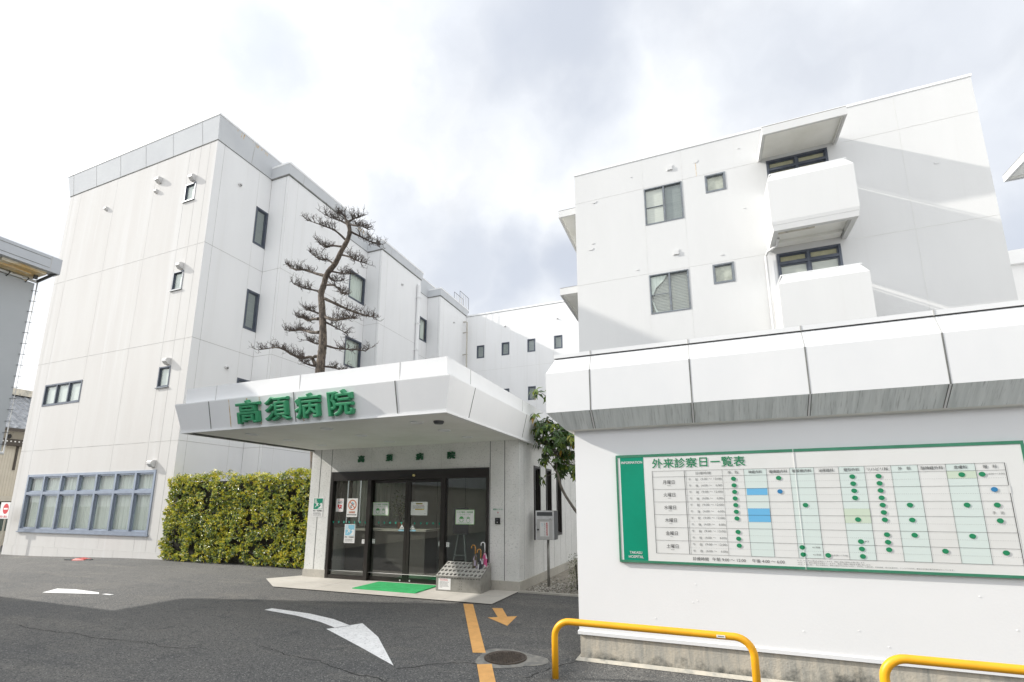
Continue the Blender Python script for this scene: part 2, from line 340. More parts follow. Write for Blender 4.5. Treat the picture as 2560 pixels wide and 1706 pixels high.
    def joint_v(s, F, u, z0, z1, m, w=.010): s.fbox(F, u - w / 2, u + w / 2, z0, z1, -.002, .003, m)
    def bar(s, p0, p1, wv, nv, w, t, m):
        """thin strip from p0 to p1, width w along wv, standing t proud along nv"""
        p0, p1, wv, nv = Vector(p0), Vector(p1), Vector(wv).normalized() * w / 2, Vector(nv).normalized()
        c = [p + a * wv + nv * b for b in (-.002, t) for p, a in ((p0, -1), (p1, -1), (p1, 1), (p0, 1))]
        s.mesh(c, [(0, 3, 2, 1), (4, 5, 6, 7), (0, 1, 5, 4), (1, 2, 6, 5), (2, 3, 7, 6), (3, 0, 4, 7)], m)
def fY(y): return lambda u, z, d=0: (u, y - d, z)        # wall facing the car park (-Y)
def fX(x): return lambda u, z, d=0: (x + d, u, z)        # wall facing +X
def fXn(x): return lambda u, z, d=0: (x - d, u, z)       # wall facing -X
WLOC = {}
def build(name, mb, parent=None, smooth=False, loc=None, recalc=True):
    me = bpy.data.meshes.new(name)
    off = Vector(WLOC.get(parent.name, (0, 0, 0))) if parent else Vector(loc or (0, 0, 0))
    me.from_pydata([(a - off.x, b - off.y, c - off.z) for a, b, c in mb.v], [], mb.f)
    for m in mb.mats: me.materials.append(m)
    me.polygons.foreach_set('material_index', mb.m)
    if recalc:
        bm = bmesh.new(); bm.from_mesh(me); bmesh.ops.recalc_face_normals(bm, faces=bm.faces); bm.to_mesh(me); bm.free()
    if smooth: me.polygons.foreach_set('use_smooth', [True] * len(me.polygons))
    me.update()
    o = bpy.data.objects.new(name, me); col.objects.link(o)
    if parent: o.parent = parent; WLOC[o.name] = off
    else: o.location = off; WLOC[o.name] = off
    return o
def tag(o, label, cat, group=None):
    o['label'] = label; o['category'] = cat
    if group: o['group'] = group
    return o
def thing(name, loc, label, cat, group=None):
    o = bpy.data.objects.new(name, None); col.objects.link(o); o.location = loc; o.empty_display_size = .2
    WLOC[o.name] = Vector(loc); return tag(o, label, cat, group)
def struct(o, kind='structure'): o['kind'] = kind; return o
def copy_tree(o, parent=None, loc=None):
    c = o.copy(); col.objects.link(c)
    if parent: c.parent = parent
    if loc: c.location = loc
    for ch in list(o.children): copy_tree(ch, c)
    return c
# lettering: glyphs of the built-in font turned into mesh, fitted into a box on a surface
_cache = {}
def glyphs(t, bold=0., ext=0., bev=0.):
    k = (t, bold, ext, bev)
    if k not in _cache:
        cu = bpy.data.curves.new('lettering', 'FONT'); cu.body = t; cu.size = 1; cu.offset = bold; cu.extrude = ext; cu.bevel_depth = bev; cu.bevel_resolution = 1
        cu.resolution_u = 3
        o = bpy.data.objects.new('lettering', cu); col.objects.link(o)
        bpy.context.view_layer.update()
        m = bpy.data.meshes.new_from_object(o.evaluated_get(bpy.context.evaluated_depsgraph_get()))
        vs = [v.co.copy() for v in m.vertices]; fs = [tuple(p.vertices) for p in m.polygons]
        bpy.data.objects.remove(o); bpy.data.curves.remove(cu); bpy.data.meshes.remove(m)
        x0 = min(v.x for v in vs); x1 = max(v.x for v in vs); y0 = min(v.y for v in vs); y1 = max(v.y for v in vs)
        _cache[k] = (vs, fs, x0, x1, y0, y1)
    return _cache[k]
def text(mb, t, F, u0, u1, z0, z1, d, m, bold=0., ext=0., bev=0., flip=1):
    vs, fs, x0, x1, y0, y1 = glyphs(t, 0., ext, bev)
    su = (u1 - u0) / (x1 - x0); sz = (z1 - z0) / (y1 - y0)
    for k, (a, c) in enumerate(((0, 0), (1, .6), (-1, .6), (1, -.6), (-1, -.6)) if bold else ((0, 0),)):
        mb.mesh([F(u0 + (v.x - x0 + a * bold) * su, z0 + (v.y - y0 + c * bold) * sz, d + v.z + k * .00025) for v in vs], fs, m)
def vtext(mb, t, F, u, z1, size, d, m, bold=0.):
    for i, ch in enumerate(t): text(mb, ch, F, u - size / 2, u + size / 2, z1 - (i + 1) * size * 1.12, z1 - i * size * 1.12 - size * .12, d, m, bold)

# ------------------------------------------------------------------ ground
def gh(x, y):
    t = min(1, max(0, (-15.5 - x) / 9)); t = t * t * (3 - 2 * t)
    return -.16 * t
def sheet(name, pts_fn, nx, ny, m, lift=0.):
    pass
mb = MB()
xs = [-900, -300, -120, -60] + [-40 + i for i in range(52)] + [20, 60, 200, 900]
ys = [-900, -300, -100, -40, -20] + [-10 + i for i in range(42)] + [60, 150, 400, 900]
vs = [(x, y, gh(x, y)) for y in ys for x in xs]; nx = len(xs)
fs = [(j * nx + i, j * nx + i + 1, (j + 1) * nx + i + 1, (j + 1) * nx + i) for j in range(len(ys) - 1) for i in range(nx - 1)]
mb.mesh(vs, fs, ASPH); struct(build('ground', mb, recalc=False))
# entrance paving slab of stone
mb = MB(); pv = [(-8.98, 8.62), (-8.25, 7.79), (-3.44, 7.80), (-3.42, 9.20)]
mb.poly([(-9.4, 8.55, .016), (-8.35, 7.79, .016), (-3.44, 7.80, .016), (-3.44, 9.22, .016), (-9.0, 9.22, .016)], STONE)
for x in (-7.4, -6.4, -5.4, -4.4): mb.box(x - .003, x + .003, 7.8, 9.12, .016, .0175, JOINT)
mb.box(-8.9, -3.45, 8.46, 8.466, .016, .0183, JOINT)
struct(build('entrance_paving', mb))
mb = MB(); mb.poly([(-3.44, 9.16, .006), (-2.62, 9.14, .006), (-1.38, 9.42, .006), (-1.38, 15.6, .006), (-3.44, 15.6, .006)], GRAVEL)
struct(build('gravel_bed', mb))
mb = MB(); mb.box(-3.44, -1.36, 9.05, 9.13, 0, .03, CONCL); struct(build('bed_kerb', mb))
rnd = random.Random(5)
mb = MB()
for i in range(1500):
    x = rnd.uniform(-3.38, -1.5); y = 9.2 + abs(rnd.gauss(0, .75)); s = rnd.uniform(.012, .032)
    a = rnd.uniform(0, 6.28); ca, sa = math.cos(a) * s, math.sin(a) * s; h = s * rnd.uniform(.5, .9)
    mb.mesh([(x + ca, y + sa, .008), (x - sa, y + ca, .008), (x - ca, y - sa, .008), (x + sa, y - ca, .008), (x + ca * .3, y + sa * .2, .008 + h)],
            [(0, 1, 4), (1, 2, 4), (2, 3, 4), (3, 0, 4)], MATS['pebble'] if 'pebble' in MATS else island_mat('pebble', [(0, (.12, .11, .10)), (.5, (.30, .28, .24)), (1, (.55, .53, .48))], .85))
struct(build('pebbles', mb, smooth=False), 'stuff')

# ------------------------------------------------------------------ shared facade pieces
def window(F, u0, u1, z0, z1, parent, cols=1, transom=None, fm=SASH, fw=.05, back='curtain', bm_=None, seed=0, proud=.015, name='window', split=None):
    f = MB(); p = MB(); b = MB()
    di = -.085
    f.fbox(F, u0, u0 + fw, z0, z1, di, proud, fm); f.fbox(F, u1 - fw, u1, z0, z1, di, proud, fm)
    f.fbox(F, u0 + fw, u1 - fw, z1 - fw, z1, di, proud - .002, fm); f.fbox(F, u0 + fw, u1 - fw, z0, z0 + fw * 1.15, di, proud - .002, fm)
    edges = split or [u0 + (u1 - u0) * i / cols for i in range(cols + 1)]
    zr = [z0] + ([transom] if transom else []) + [z1]
    for e in edges[1:-1]: f.fbox(F, e - fw * .55, e + fw * .55, z0 + fw * 1.15, z1 - fw, di, proud - .004, fm)
    for i in range(len(edges) - 1):
        a = edges[i] + (fw if i == 0 else fw * .55); c = edges[i + 1] - (fw if i == len(edges) - 2 else fw * .55)
        if transom: f.fbox(F, a, c, transom - fw * .6, transom + fw * .6, di, proud - .006, fm)
        for k in range(len(zr) - 1):
            lo = zr[k] + (fw * 1.15 if k == 0 else fw * .6); hi = zr[k + 1] - (fw if k == len(zr) - 2 else fw * .6)
            s = fw * .55     # inner sash rim
            for q in ((a, a + s, lo, hi), (c - s, c, lo, hi), (a + s, c - s, lo, lo + s), (a + s, c - s, hi - s, hi)):
                f.fbox(F, *q, di + .012, -.028, fm)
            p.fquad(F, a + s, c - s, lo + s, hi - s, -.05, GLASS)
    wo = build(name, f, parent); build('pane', p, wo)
    if back:
        rn = random.Random(seed); m = bm_ or CURT
        if back == 'curtain':
            n = max(12, int((u1 - u0) * 26)); ph = rn.uniform(0, 6); pr = None
            for i in range(n + 1):
                u = u0 + (u1 - u0) * i / n; d = -.17 + .028 * math.sin(i * 1.25 + ph + 1.2 * math.sin(i * .31 + ph)) + .008 * rn.uniform(-1, 1)
                if pr: b.poly([F(pr[0], z0, pr[1]), F(u, z0, d), F(u, z1, d), F(pr[0], z1, pr[1])], m)
                pr = (u, d)
            build('curtain', b, wo, smooth=True)
        else:
            b.fquad(F, u0, u1, z0, z1, -.066, m); build('blind', b, wo)
    return wo
def hood(F, u, z, parent, s=1.):
    b = MB(); w_ = .1 * s; pr = [(0, -.11), (.07, -.11), (.17, -.02), (.175, .05), (.13, .10), (.06, .12), (0, .12)]
    pr = [(d * s, q * s) for d, q in pr]; n = len(pr)
    vs = [F(u - w_, z + q, d) for d, q in pr] + [F(u + w_, z + q, d) for d, q in pr]
    fs = [(i, i + 1, n + i + 1, n + i) for i in range(n - 1)] + [tuple(range(n)), tuple(range(n, 2 * n))]
    b.mesh(vs, fs, HOODM); b.fbox(F, u - w_ * .8, u + w_ * .8, z - .108 * s, z - .1 * s, .01, .06 * s, BLACK)
    return build('vent_hood', b, parent)
def cap(F, u, z, parent, r=.055):
    b = MB(); b.tube([F(u, z, 0), F(u, z, .05), F(u, z - .02, .08)], [r, r, r * .7], HOODM, 10); b.disc(F, u, z - .03, r * .55, r * .3, .083, BLACK, 8)
    return build('vent_cap', b, parent)
def drain(F, u, z0, z1, parent, r=.05, m=None, off=.09, top=True):
    b = MB(); m = m or WHITE
    b.tube([F(u, z1, .0), F(u, z1, off * .6), F(u, z1 - .06, off), F(u, z0, off)], r, m, 10)
    z = z1 - .8
    while z > z0: b.fbox(F, u - r * 1.15, u + r * 1.15, z - .02, z + .02, -.002, off + r * 1.05, m); z -= 1.6
    return build('drainpipe', b, parent, smooth=False)

# ------------------------------------------------------------------ left wing (stepped bays)
LW = thing('hospital_wing', (-19, 12, 0), 'long white hospital wing at left with stepped bays and slanted grey cornice', 'hospital building')
XL0, XL1, YL, XB = -24.85, -15.74, 10.35, -14.80
Ff, Fs, Fb = fY(YL), fX(XL1), fX(XB)
bays = [(12.76, 16.5), (18.95, 22.7), (25.03, 28.72)]
ZC = 14.92
holes_f = [(-23.98, -16.58, .72, 2.80), (-23.99, -21.57, 5.47, 6.34), (-17.19, -16.62, 12.70, 13.42), (-17.17, -16.62, 9.17, 9.89), (-17.19, -16.60, 5.61, 6.35)]
holes_s = [(12.19, 12.745, 11.78, 13.37), (12.19, 12.745, 8.25, 9.84), (12.19, 12.745, 4.73, 6.31),
           (17.7, 18.9, 11.86, 13.36), (17.7, 18.9, 8.32, 9.85), (17.7, 18.9, 4.8, 6.3), (24.17, 25.0, 11.82, 13.34), (24.17, 25.0, 8.3, 9.84)]
mb = MB()
mb.wall(Ff, XL0, XL1, -.4, ZC, holes_f, WARM)
ends = [10.35] + [v for b_ in bays for v in b_]
for a, b_ in zip(ends[0::2], ends[1::2]):
    mb.wall(Fs, a, b_, -.4, ZC, [h for h in holes_s if a < h[0] < b_], WHITE)
for a, b_ in bays:
    mb.wall(Fb, a, b_, -.4, ZC, [], WHITE)
    mb.wall(fY(a), XL1, XB, -.4, ZC, [], WHITE); mb.wall(lambda u, z, d=0, y=b_: (u, y + d, z), XL1, XB, -.4, ZC, [], WHITE)
mb.wall(fXn(XL0), YL, 40, -.4, ZC, [], WHITE)
mb.wall(lambda u, z, d=0: (u, 40 + d, z), XL0, XL1, -.4, ZC, [], WHITE)
for z in (10.80, 7.27, 3.74):       # panel joints
    mb.joint_h(Ff, XL0, XL1, z, JOINT, .016)
    for a, b_ in zip(ends[0::2], ends[1::2]): mb.joint_h(Fs, a, b_, z, JOINT, .016)
    for a, b_ in bays: mb.joint_h(Fb, a, b_, z, JOINT, .014); mb.joint_h(fY(a), XL1, XB, z, JOINT, .014)
zb = [(10.80, ZC), (7.27, 10.80), (3.74, 7.27), (.2, 3.74)]
def clipped(mb, F, u, holes, m=JOINTL, w=.008, z0=.2, z1=ZC):
    segs = [(z0, z1)]
    for h in holes:
        if h[0] - .01 < u < h[1] + .01:
            segs = [s for a, b_ in segs for s in ((a, min(b_, h[2])), (max(a, h[3]), b_)) if s[1] - s[0] > .05]
    for a, b_ in segs: mb.joint_v(F, u, a, b_, m, w)
for u in (-24.62, -24.05, -21.55, -19.07): clipped(mb, Ff, u, holes_f)
for u in (-17.2, -16.605): clipped(mb, Ff, u, holes_f, JOINT, .009)
clipped(mb, Ff, -16.11, holes_f, JOINT, .012)
for u in (10.64, 12.17): clipped(mb, Fs, u, holes_s, JOINTL if u > 12 else JOINT, .009)
for a, b_ in bays:
    clipped(mb, Fb, a + .5, [], JOINTL); clipped(mb, Fb, a + .02, [], JOINTL); mb.joint_v(fY(a), XB - .12, .2, ZC, JOINT, .012); mb.joint_v(fY(a), XL1 + .01, .2, ZC, JOINT, .012)
clipped(mb, Fb, 12.76 + 3.0, [], JOINTL)
for y in (17.66, 24.13): clipped(mb, Fs, y, holes_s, JOINTL, .008)
for u in [-24.2, -23.2, -22.2, -21.3, -20.3, -19.3, -18.2, -17.2]: mb.joint_v(Ff, u, -.2, .18, JOINTL, .012)
mb.joint_h(Ff, XL0, XL1, .20, JOINTL, .012)
build('wall', mb, LW)
mb = MB()
path = [(XL0, 40), (XL0, YL), (XL1, YL), (XL1, 28.72)]
mb.sweep(path, [(.012, 14.905), (.02, 14.93), (.14, 15.83), (.155, 15.835), (.155, 15.9), (-.25, 15.9), (-.25, 15.5)], [JOINTD, PANELG, JOINTL, CLEAN, CLEAN, CLEAN])
mb.poly([(XL0, YL, 15.6), (XL1, YL, 15.6), (XL1, 40, 15.6), (XL0, 40, 15.6)], CONCL)
for u in (-24.6, -22.99, -21.38, -19.78, -18.17, -16.54):
    u2 = u * .986
    mb.bar((u, YL - .022, 14.93), (u, YL - .142, 15.83), (1, 0, 0), (0, -1, -.13), .012, .004, JOINT)
for y in (11.75, 13.6, 17.6, 23.6): mb.bar((XL1 + .022, y, 14.93), (XL1 + .142, y, 15.83), (0, 1, 0), (1, 0, -.13), .014, .004, JOINT)
for y, w_, z0, z1 in ((11.4, .5, 15.60, 15.80), (12.1, .25, 15.66, 15.80), (18.2, .3, 15.62, 15.8)):
    f = lambda z: XL1 + .02 + .12 * (z - 14.93) / .9
    rn_ = random.Random(int(y * 10))
    for k in range(9): yy = y + rn_.uniform(-w_, w_); zz = rn_.uniform(z0, z1 - .04); mb.bar((f(zz) , yy, zz), (f(z1), yy, z1), (0, 1, 0), (1, 0, -.13), rn_.uniform(.008, .03), .002 + .0004 * k, RUST)
build('cornice', mb, LW)
for a, b_ in bays:
    mb = MB()
    mb.sweep([(XL1, a), (XB, a), (XB, b_), (XL1, b_)], [(-.01, 14.88), (.035, 14.88), (.045, 14.93), (.105, 15.33), (.115, 15.332), (.115, 15.42), (-.2, 15.42)], [JOINTD, JOINTD, PANELG, JOINTL, CLEAN, CLEAN])
    mb.poly([(XL1, a - .1, 15.415), (XB + .1, a - .1, 15.415), (XB + .1, b_ + .1, 15.415), (XL1, b_ + .1, 15.415)], CONCL)
    for y in (a + .7, a + 3.0): mb.bar((XB + .047, y, 14.93), (XB + .107, y, 15.33), (0, 1, 0), (1, 0, -.15), .012, .004, JOINT)
    build('bay_cornice', mb, LW)
spl = [-23.98, -22.87, -21.79, -20.75, -19.70, -18.64, -17.58, -16.58]
wo = window(Ff, *holes_f[0], LW, transom=2.10, fm=SASHL, fw=.085, split=spl, seed=3, proud=.03)
s = MB(); s.fbox(Ff, -24.02, -16.54, .68, .718, -.05, .06, SASHL); build('sill', s, wo)
wo = window(Ff, *holes_f[1], LW, cols=3, fw=.06, back='blind', bm_=PAPERC)
for h in holes_f[2:]:
    wo = window(Ff, *h, LW, fw=.045, back='blind', bm_=PAPERC); s = MB(); s.fbox(Ff, h[0] - .03, h[1] + .03, h[2] - .03, h[2] - .002, -.04, .05, SASHG); build('sill', s, wo)
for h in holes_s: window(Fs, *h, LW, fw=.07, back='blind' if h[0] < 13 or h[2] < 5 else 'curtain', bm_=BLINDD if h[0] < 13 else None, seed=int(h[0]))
for u, z in ((-18.74, 14.02), (-16.77, 13.58), (-16.77, 10.05), (-16.75, 6.5), (-16.78, 3.0)): hood(Ff, u, z, LW)
for u, z in ((-21.95, 13.6), (-18.85, 13.58)): hood(Ff, u, z, LW, .62)
for y, z in ((11.39, 13.76), (11.71, 6.56)): cap(Fs, y, z, LW, .07)
for y, z in ((20.8, 13.75), (26.85, 13.75), (14.7, 13.75)): cap(Fb, y, z, LW, .07)
drain(Fb, 22.36, 3, 14.4, LW, .11, WHITE, .12); drain(Fb, 28.25, 3, 14.3, LW, .05, CONCL, .3); drain(Fs, 17.1, 3, 14.4, LW, .08)

# rooftop ladder rails
t = thing('roof_handrail', (-15.2, 28.6, 15.42), 'thin steel ladder handrail on the roof edge above the far corner', 'handrail')
for dx in (0, -.45):
    mb = MB(); x0 = -14.95 + dx; r = .018
    mb.tube([(x0, 27.95, 15.42), (x0, 27.95, 16.55), (x0, 29.3, 16.55), (x0, 29.3, 15.4)], r, GREYD, 6)
    for k in range(1, 5): mb.tube([(x0, 27.95 + .27 * k, 15.45), (x0, 27.95 + .27 * k, 16.55)], r * .8, GREYD, 5)
    build('rail', mb, t)

# ------------------------------------------------------------------ rear wing
RW = thing('rear_wing', (-5, 30, 0), 'white rear wing closing the courtyard with rows of small square windows', 'hospital building')
Fr = fY(28.72)
hr = [(-13.94, -13.37, 11.67, 12.59), (-12.07, -11.5, 11.67, 12.58), (-10.2, -9.65, 11.68, 12.58), (-8.35, -7.79, 11.68, 12.58), (-6.5, -5.94, 11.68, 12.58),
      (-13.94, -13.37, 8.40, 9.32), (-12.07, -11.5, 8.40, 9.32), (-10.18, -9.64, 8.41, 9.32), (-8.35, -7.79, 8.40, 9.32)]
mb = MB(); mb.wall(Fr, XB + .003, 12, -.2, 14.85, hr, WHITE)
mb.poly([(XB, 28.72, 14.95), (12, 28.72, 14.95), (12, 40, 14.95), (XB, 40, 14.95)], CONCL); mb.fbox(Fr, XB, 12, 14.85, 14.96, -.2, .03, CLEAN); mb.fbox(Fr, XB, 12, 14.83, 14.848, -.01, .012, JOINTD)
mb.joint_h(Fr, XB, 12, 10.75, JOINTL); mb.joint_h(Fr, XB, 12, 7.25, JOINTL)
for u in (-13.97, -13.3, -12.1, -11.45, -10.23, -9.6, -8.4, -7.75): clipped(mb, Fr, u, [(h[0] - .05, h[1] + .05, h[2], h[3]) for h in hr], JOINTL, .008, .2, 14.8)
build('wall', mb, RW)
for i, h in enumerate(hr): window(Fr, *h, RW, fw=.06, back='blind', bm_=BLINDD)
for u in (-11.8, -8.08): cap(Fr, u, 13.73, RW, .06)

# ------------------------------------------------------------------ right ward block with balconies
RB = thing('ward_block', (2, 16, 0), 'tall white ward block at right with two box balconies and rust marks', 'hospital building')
YR = 15.7; Fr2 = fY(YR); XR0, XR1, ZR = -3.66, 8.02, 13.80
hb = [(-1.19, .07, 11.19, 12.59), (-1.18, .08, 7.92, 9.325), (.80, 1.43, 11.92, 12.575), (.81, 1.44, 8.645, 9.32), (2.65, 4.34, 9.9, 12.59), (2.65, 4.34, 6.6, 9.32)]
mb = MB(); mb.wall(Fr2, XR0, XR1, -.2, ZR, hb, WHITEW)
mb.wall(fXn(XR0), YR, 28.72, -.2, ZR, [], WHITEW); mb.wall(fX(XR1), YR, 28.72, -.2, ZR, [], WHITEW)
for z in (12.64, 9.39): mb.joint_h(Fr2, XR0, 2.6, z, JOINTL, .008); mb.joint_h(Fr2, 4.7, XR1, z, JOINTL, .008)
for u in (-1.21, .10, 6.17): clipped(mb, Fr2, u, hb, JOINTL, .007, .2, ZR)
build('wall', mb, RB)
mb = MB(); mb.sweep([(XR0, 28.7), (XR0, YR), (XR1, YR), (XR1, 28.7)], [(0, 13.80), (.02, 13.80), (.02, 13.88), (-.3, 13.88), (-.3, 13.6)], CLEAN)
mb.poly([(XR0 + .2, YR + .2, 13.7), (XR1 - .2, YR + .2, 13.7), (XR1 - .2, 28.7, 13.7), (XR0 + .2, 28.7, 13.7)], CONCL); build('coping', mb, RB)
window(Fr2, *hb[0], RB, fm=SASHG, fw=.035, split=[-1.19, -.54, .07], back=None)
window(Fr2, *hb[1], RB, fm=SASHG, fw=.035, split=[-1.18, -.53, .08], back=None)
ws = [o for o in RB.children if o.name.startswith('window')]
for k, (a_, z_) in enumerate(((-1.155, 11.86), (-1.145, 8.60))):
    b = MB(); b.fbox(Fr2, a_, -.55, z_, z_ + .022, -.062, -.035, SASHG); build('mid_rail', b, ws[k])
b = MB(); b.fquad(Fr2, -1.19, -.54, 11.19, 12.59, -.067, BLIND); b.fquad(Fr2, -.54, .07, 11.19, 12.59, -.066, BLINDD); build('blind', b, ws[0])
b = MB(); b.fquad(Fr2, -1.18, .08, 7.92, 9.325, -.13, BLIND)
for k in range(26): b.fbox(Fr2, -1.15, .05, 7.95 + k * .053, 7.957 + k * .053, -.13, -.118, BLINDD)
build('blind', b, ws[1])
b = MB(); b.mesh([Fr2(-1.14, 9.28, -.06), Fr2(-.60, 9.29, -.06), Fr2(-.72, 9.10, -.075), Fr2(-.98, 8.86, -.06), Fr2(-1.08, 8.62, -.075), Fr2(-1.15, 8.6, -.06)], [(0, 1, 2), (0, 2, 3), (0, 3, 4), (0, 4, 5)], CURT)
b.mesh([Fr2(-1.15, 8.5, -.06), Fr2(-1.08, 8.35, -.075), Fr2(-.98, 8.05, -.06), Fr2(-.86, 7.97, -.075), Fr2(-1.02, 7.97, -.06)], [(0, 1, 2), (0, 2, 4), (2, 3, 4)], CURT); build('torn_curtain', b, ws[1])
for h in hb[2:4]: window(Fr2, *h, RB, fm=SASHG, fw=.05, back='blind', bm_=FROST)
for h, zt in zip(hb[4:], (12.26, 8.98)):
    wo = window(Fr2, *h, RB, fm=SASH, fw=.065, transom=zt, split=[2.65, 3.49, 4.34], back=None)
    b = MB(); b.fquad(Fr2, 2.65, 4.34, zt, h[3], -.066, BROWNB); b.fquad(Fr2, 2.65, 4.34, h[2], zt, -.07, BLIND if zt < 10 else BROWNB); build('blind', b, wo)
for u, z in ((-.28, 13.19), (-.26, 9.99)):
    b = MB(); b.fbox(Fr2, u - .1, u + .1, z - .1, z + .1, -.002, .02, WHITEW); b.fbox(Fr2, u - .08, u + .08, z - .08, z + .05, .02, .05, WHITEW); build('wall_vent', b, RB)
b = MB(); b.disc(Fr2, .555, 13.22, .085, .075, .012, WHITEW, 16, 0); b.fbox(Fr2, .545, .565, 12.65, 13.14, .0, .0025, RUST); build('round_vent', b, RB)
b = MB()                            # old plaster repairs on the facade
for u, z, s in ((-2.95, 12.55, .09), (-3.13, 10.72, .10), (-3.05, 10.92, .05), (1.12, 9.62, .05), (6.9, 11.3, .06), (-1.6, 13.2, .03), (1.9, 13.3, .03), (-1.55, 9.6, .04), (1.9, 11.1, .03)):
    b = MB(); b.disc(Fr2, u, z, s, s * .6, .016, WHITEW, 9, 0); build('plaster_patch', b, RB)
X0, X1, YF = 2.42, 4.55, 14.45
for dz in (0, -3.255):
    mb = MB()
    pr = [(-.16, 9.62), (-.16, 9.45), (-.03, 9.45), (.01, 9.72), (.01, 11.05), (-.14, 11.34), (-.17, 11.34), (-.17, 9.9)]
    mb.sweep([(X0, YR), (X0, YF), (X1, YF), (X1, YR)], [(o, z + dz) for o, z in pr], WHITEW)
    mb.poly([(X0, YF, 9.62 + dz), (X1, YF, 9.62 + dz), (X1, YR, 9.62 + dz), (X0, YR, 9.62 + dz)], SOFFIT)
    mb.poly([(X0 + .1, YF + .1, 9.9 + dz), (X1 - .1, YF + .1, 9.9 + dz), (X1 - .1, YR, 9.9 + dz), (X0 + .1, YR, 9.9 + dz)], CONCL)
    mb.box(X0 + .2, X1 - .2, YR - .3, YR - .01, 9.53 + dz, 9.615 + dz, SOFFIT)
    mb.box(2.62, 3.55, 14.72, 14.9, 9.55 + dz, 9.617 + dz, CONC)
    bo = build('balcony', mb, RB)
    r = MB(); zr = 11.34 + dz
    for (p, q) in (((X0 + .10, 15.6), (X0 + .10, 14.62)), ((X0 + .10, 14.62), (X1 - .1, 14.62)), ((X1 - .1, 14.62), (X1 - .1, 15.6))):
        r.tube([(*p, zr + .03), (*q, zr + .03)], .022, CLEAN, 6)
    build('handrail', r, bo)
def canopy_slab(x0, x1, y0, y1, z0, z1, parent, sides):
    mb = MB(); mb.sweep(sides, [(-.1, z0 + .09), (-.1, z0 + .02), (-.06, z0 + .02), (-.06, z0), (0, z0), (.0, z1), (-.03, z1 + .02)], [SOFFIT, JOINTL, WHITEW, WHITEW, WHITEW, WHITEW])
    mb.poly([(x0, y0, z0 + .09), (x1, y0, z0 + .09), (x1, y1, z0 + .09), (x0, y1, z0 + .09)], SOFFIT); mb.poly([(x0, y0, z1 + .02), (x1, y0, z1 + .02), (x1, y1, z1 + .02), (x0, y1, z1 + .02)], CONCL)
    return build('canopy', mb, parent)
canopy_slab(2.43, 4.6, 14.45, YR, 12.63, 12.88, RB, [(2.43, YR), (2.43, 14.45), (4.6, 14.45), (4.6, YR)])
for z in (12.62, 9.40): canopy_slab(-4.46, XR0, 16.25, 19.2, z, z + .26, RB, [(XR0, 19.2), (-4.46, 19.2), (-4.46, 16.25), (XR0, 16.25)])
b = MB(); b.tube([(2.62, 14.95, 9.45), (2.62, 15.3, 9.40), (2.40, 15.5, 9.36), (2.34, 15.58, 9.25), (2.34, 15.58, 3.5)], .04, WHITEW, 8); build('drainpipe', b, RB)
b = MB(); b.fbox(Fr2, 2.38, 2.62, 3.5, 9.30, 0, .02, CLEAN); build('pipe_panel', b, RB)

# low block seen past the ward block, and the next block whose canopy tip enters at right
t = thing('low_block', (14, 20, 0), 'low white block with flat roof band behind the ward block at right edge', 'hospital building')
mb = MB(); F = fY(17.); mb.wall(F, 8.03, 22, -.2, 8.4, [], WHITE); mb.fbox(F, 8.03, 22, 8.4, 8.82, -6, .12, CLEAN); build('wall', mb, t)
t = thing('far_right_block', (14, 16, 0), 'white block beyond the right edge with only its canopy corner showing', 'hospital building')
mb = MB(); mb.box(11.5, 20, 10.5, 19.9, -.2, 16, WHITE); build('wall', mb, t)
canopy_slab(10.44, 11.5, 17.5, 19.9, 12.62, 12.86, t, [(11.5, 19.9), (10.44, 19.9), (10.44, 17.5), (11.5, 17.5)])

# ------------------------------------------------------------------ annex with the information board
AN = thing('annex', (1, 7, 0), 'low white annex at right with weathered grey eave carrying the timetable board', 'building')
XA, YA = -1.365, 5.49; Fa = fY(YA)
mb = MB(); mb.wall(Fa, XA, 7, .30, 2.6, [], WHITEA); mb.wall(fXn(XA), YA, 8.8, .30, 2.6, [], WHITEA); mb.wall(lambda u, z, d=0: (u, 8.8 + d, z), XA, 7, 0, 3.3, [], WHITEA)
mb.sweep([(XA, 8.8), (XA, YA), (7, YA)], [(.0, .305), (.014, .30), (.014, .265), (0, .262)], CLEAN)
for i in range(11):
    u = random.Random(i).uniform(-1.1, 3); z = random.Random(i + 50).uniform(.36, .9); mb.disc(Fa, u, z, .006, .005, .004, WHITEA, 6, 0)
build('wall', mb, AN)
mb = MB(); mb.sweep([(XA + .008, 8.8), (XA + .008, YA + .008), (7, YA + .008)], [(0, .264), (0, -.1)], PLINTHA)
build('plinth', mb, AN)
mb = MB(); mb.sweep([(XA + .006, 8.8), (XA + .006, YA + .006), (7, YA + .006)], [(0, .03), (.02, .024), (.05, .004)], CONC); build('cement_fillet', mb, AN)
mb = MB(); mb.sweep([(XA, 8.8), (XA, YA), (7, YA)], [(.265, 2.707), (.265, 3.18), (.17, 3.37)], CLEAN)
seams = (-1.107, -.02, 1.034, 2.108, 3.18)
SE = (-1.107, 0.0, 1.034, 2.108, 3.18)
for u in (-1.107, -.035, 1.034, 2.108, 3.18):
    mb.bar((u, YA - .265, 2.707), (u, YA - .265, 3.18), (1, 0, 0), (0, -1, 0), .013, .003, JOINTD)
    mb.bar((u, YA - .265, 3.18), (u, YA - .17, 3.37), (1, 0, 0), (0, -1, .5), .009, .003, JOINT)
build('fascia', mb, AN)
mb = MB(); mb.sweep([(XA, 8.8), (XA, YA), (7, YA)], [(0, 2.512), (.08, 2.522), (.265, 2.707)], [SOFFIT, WEATHER])
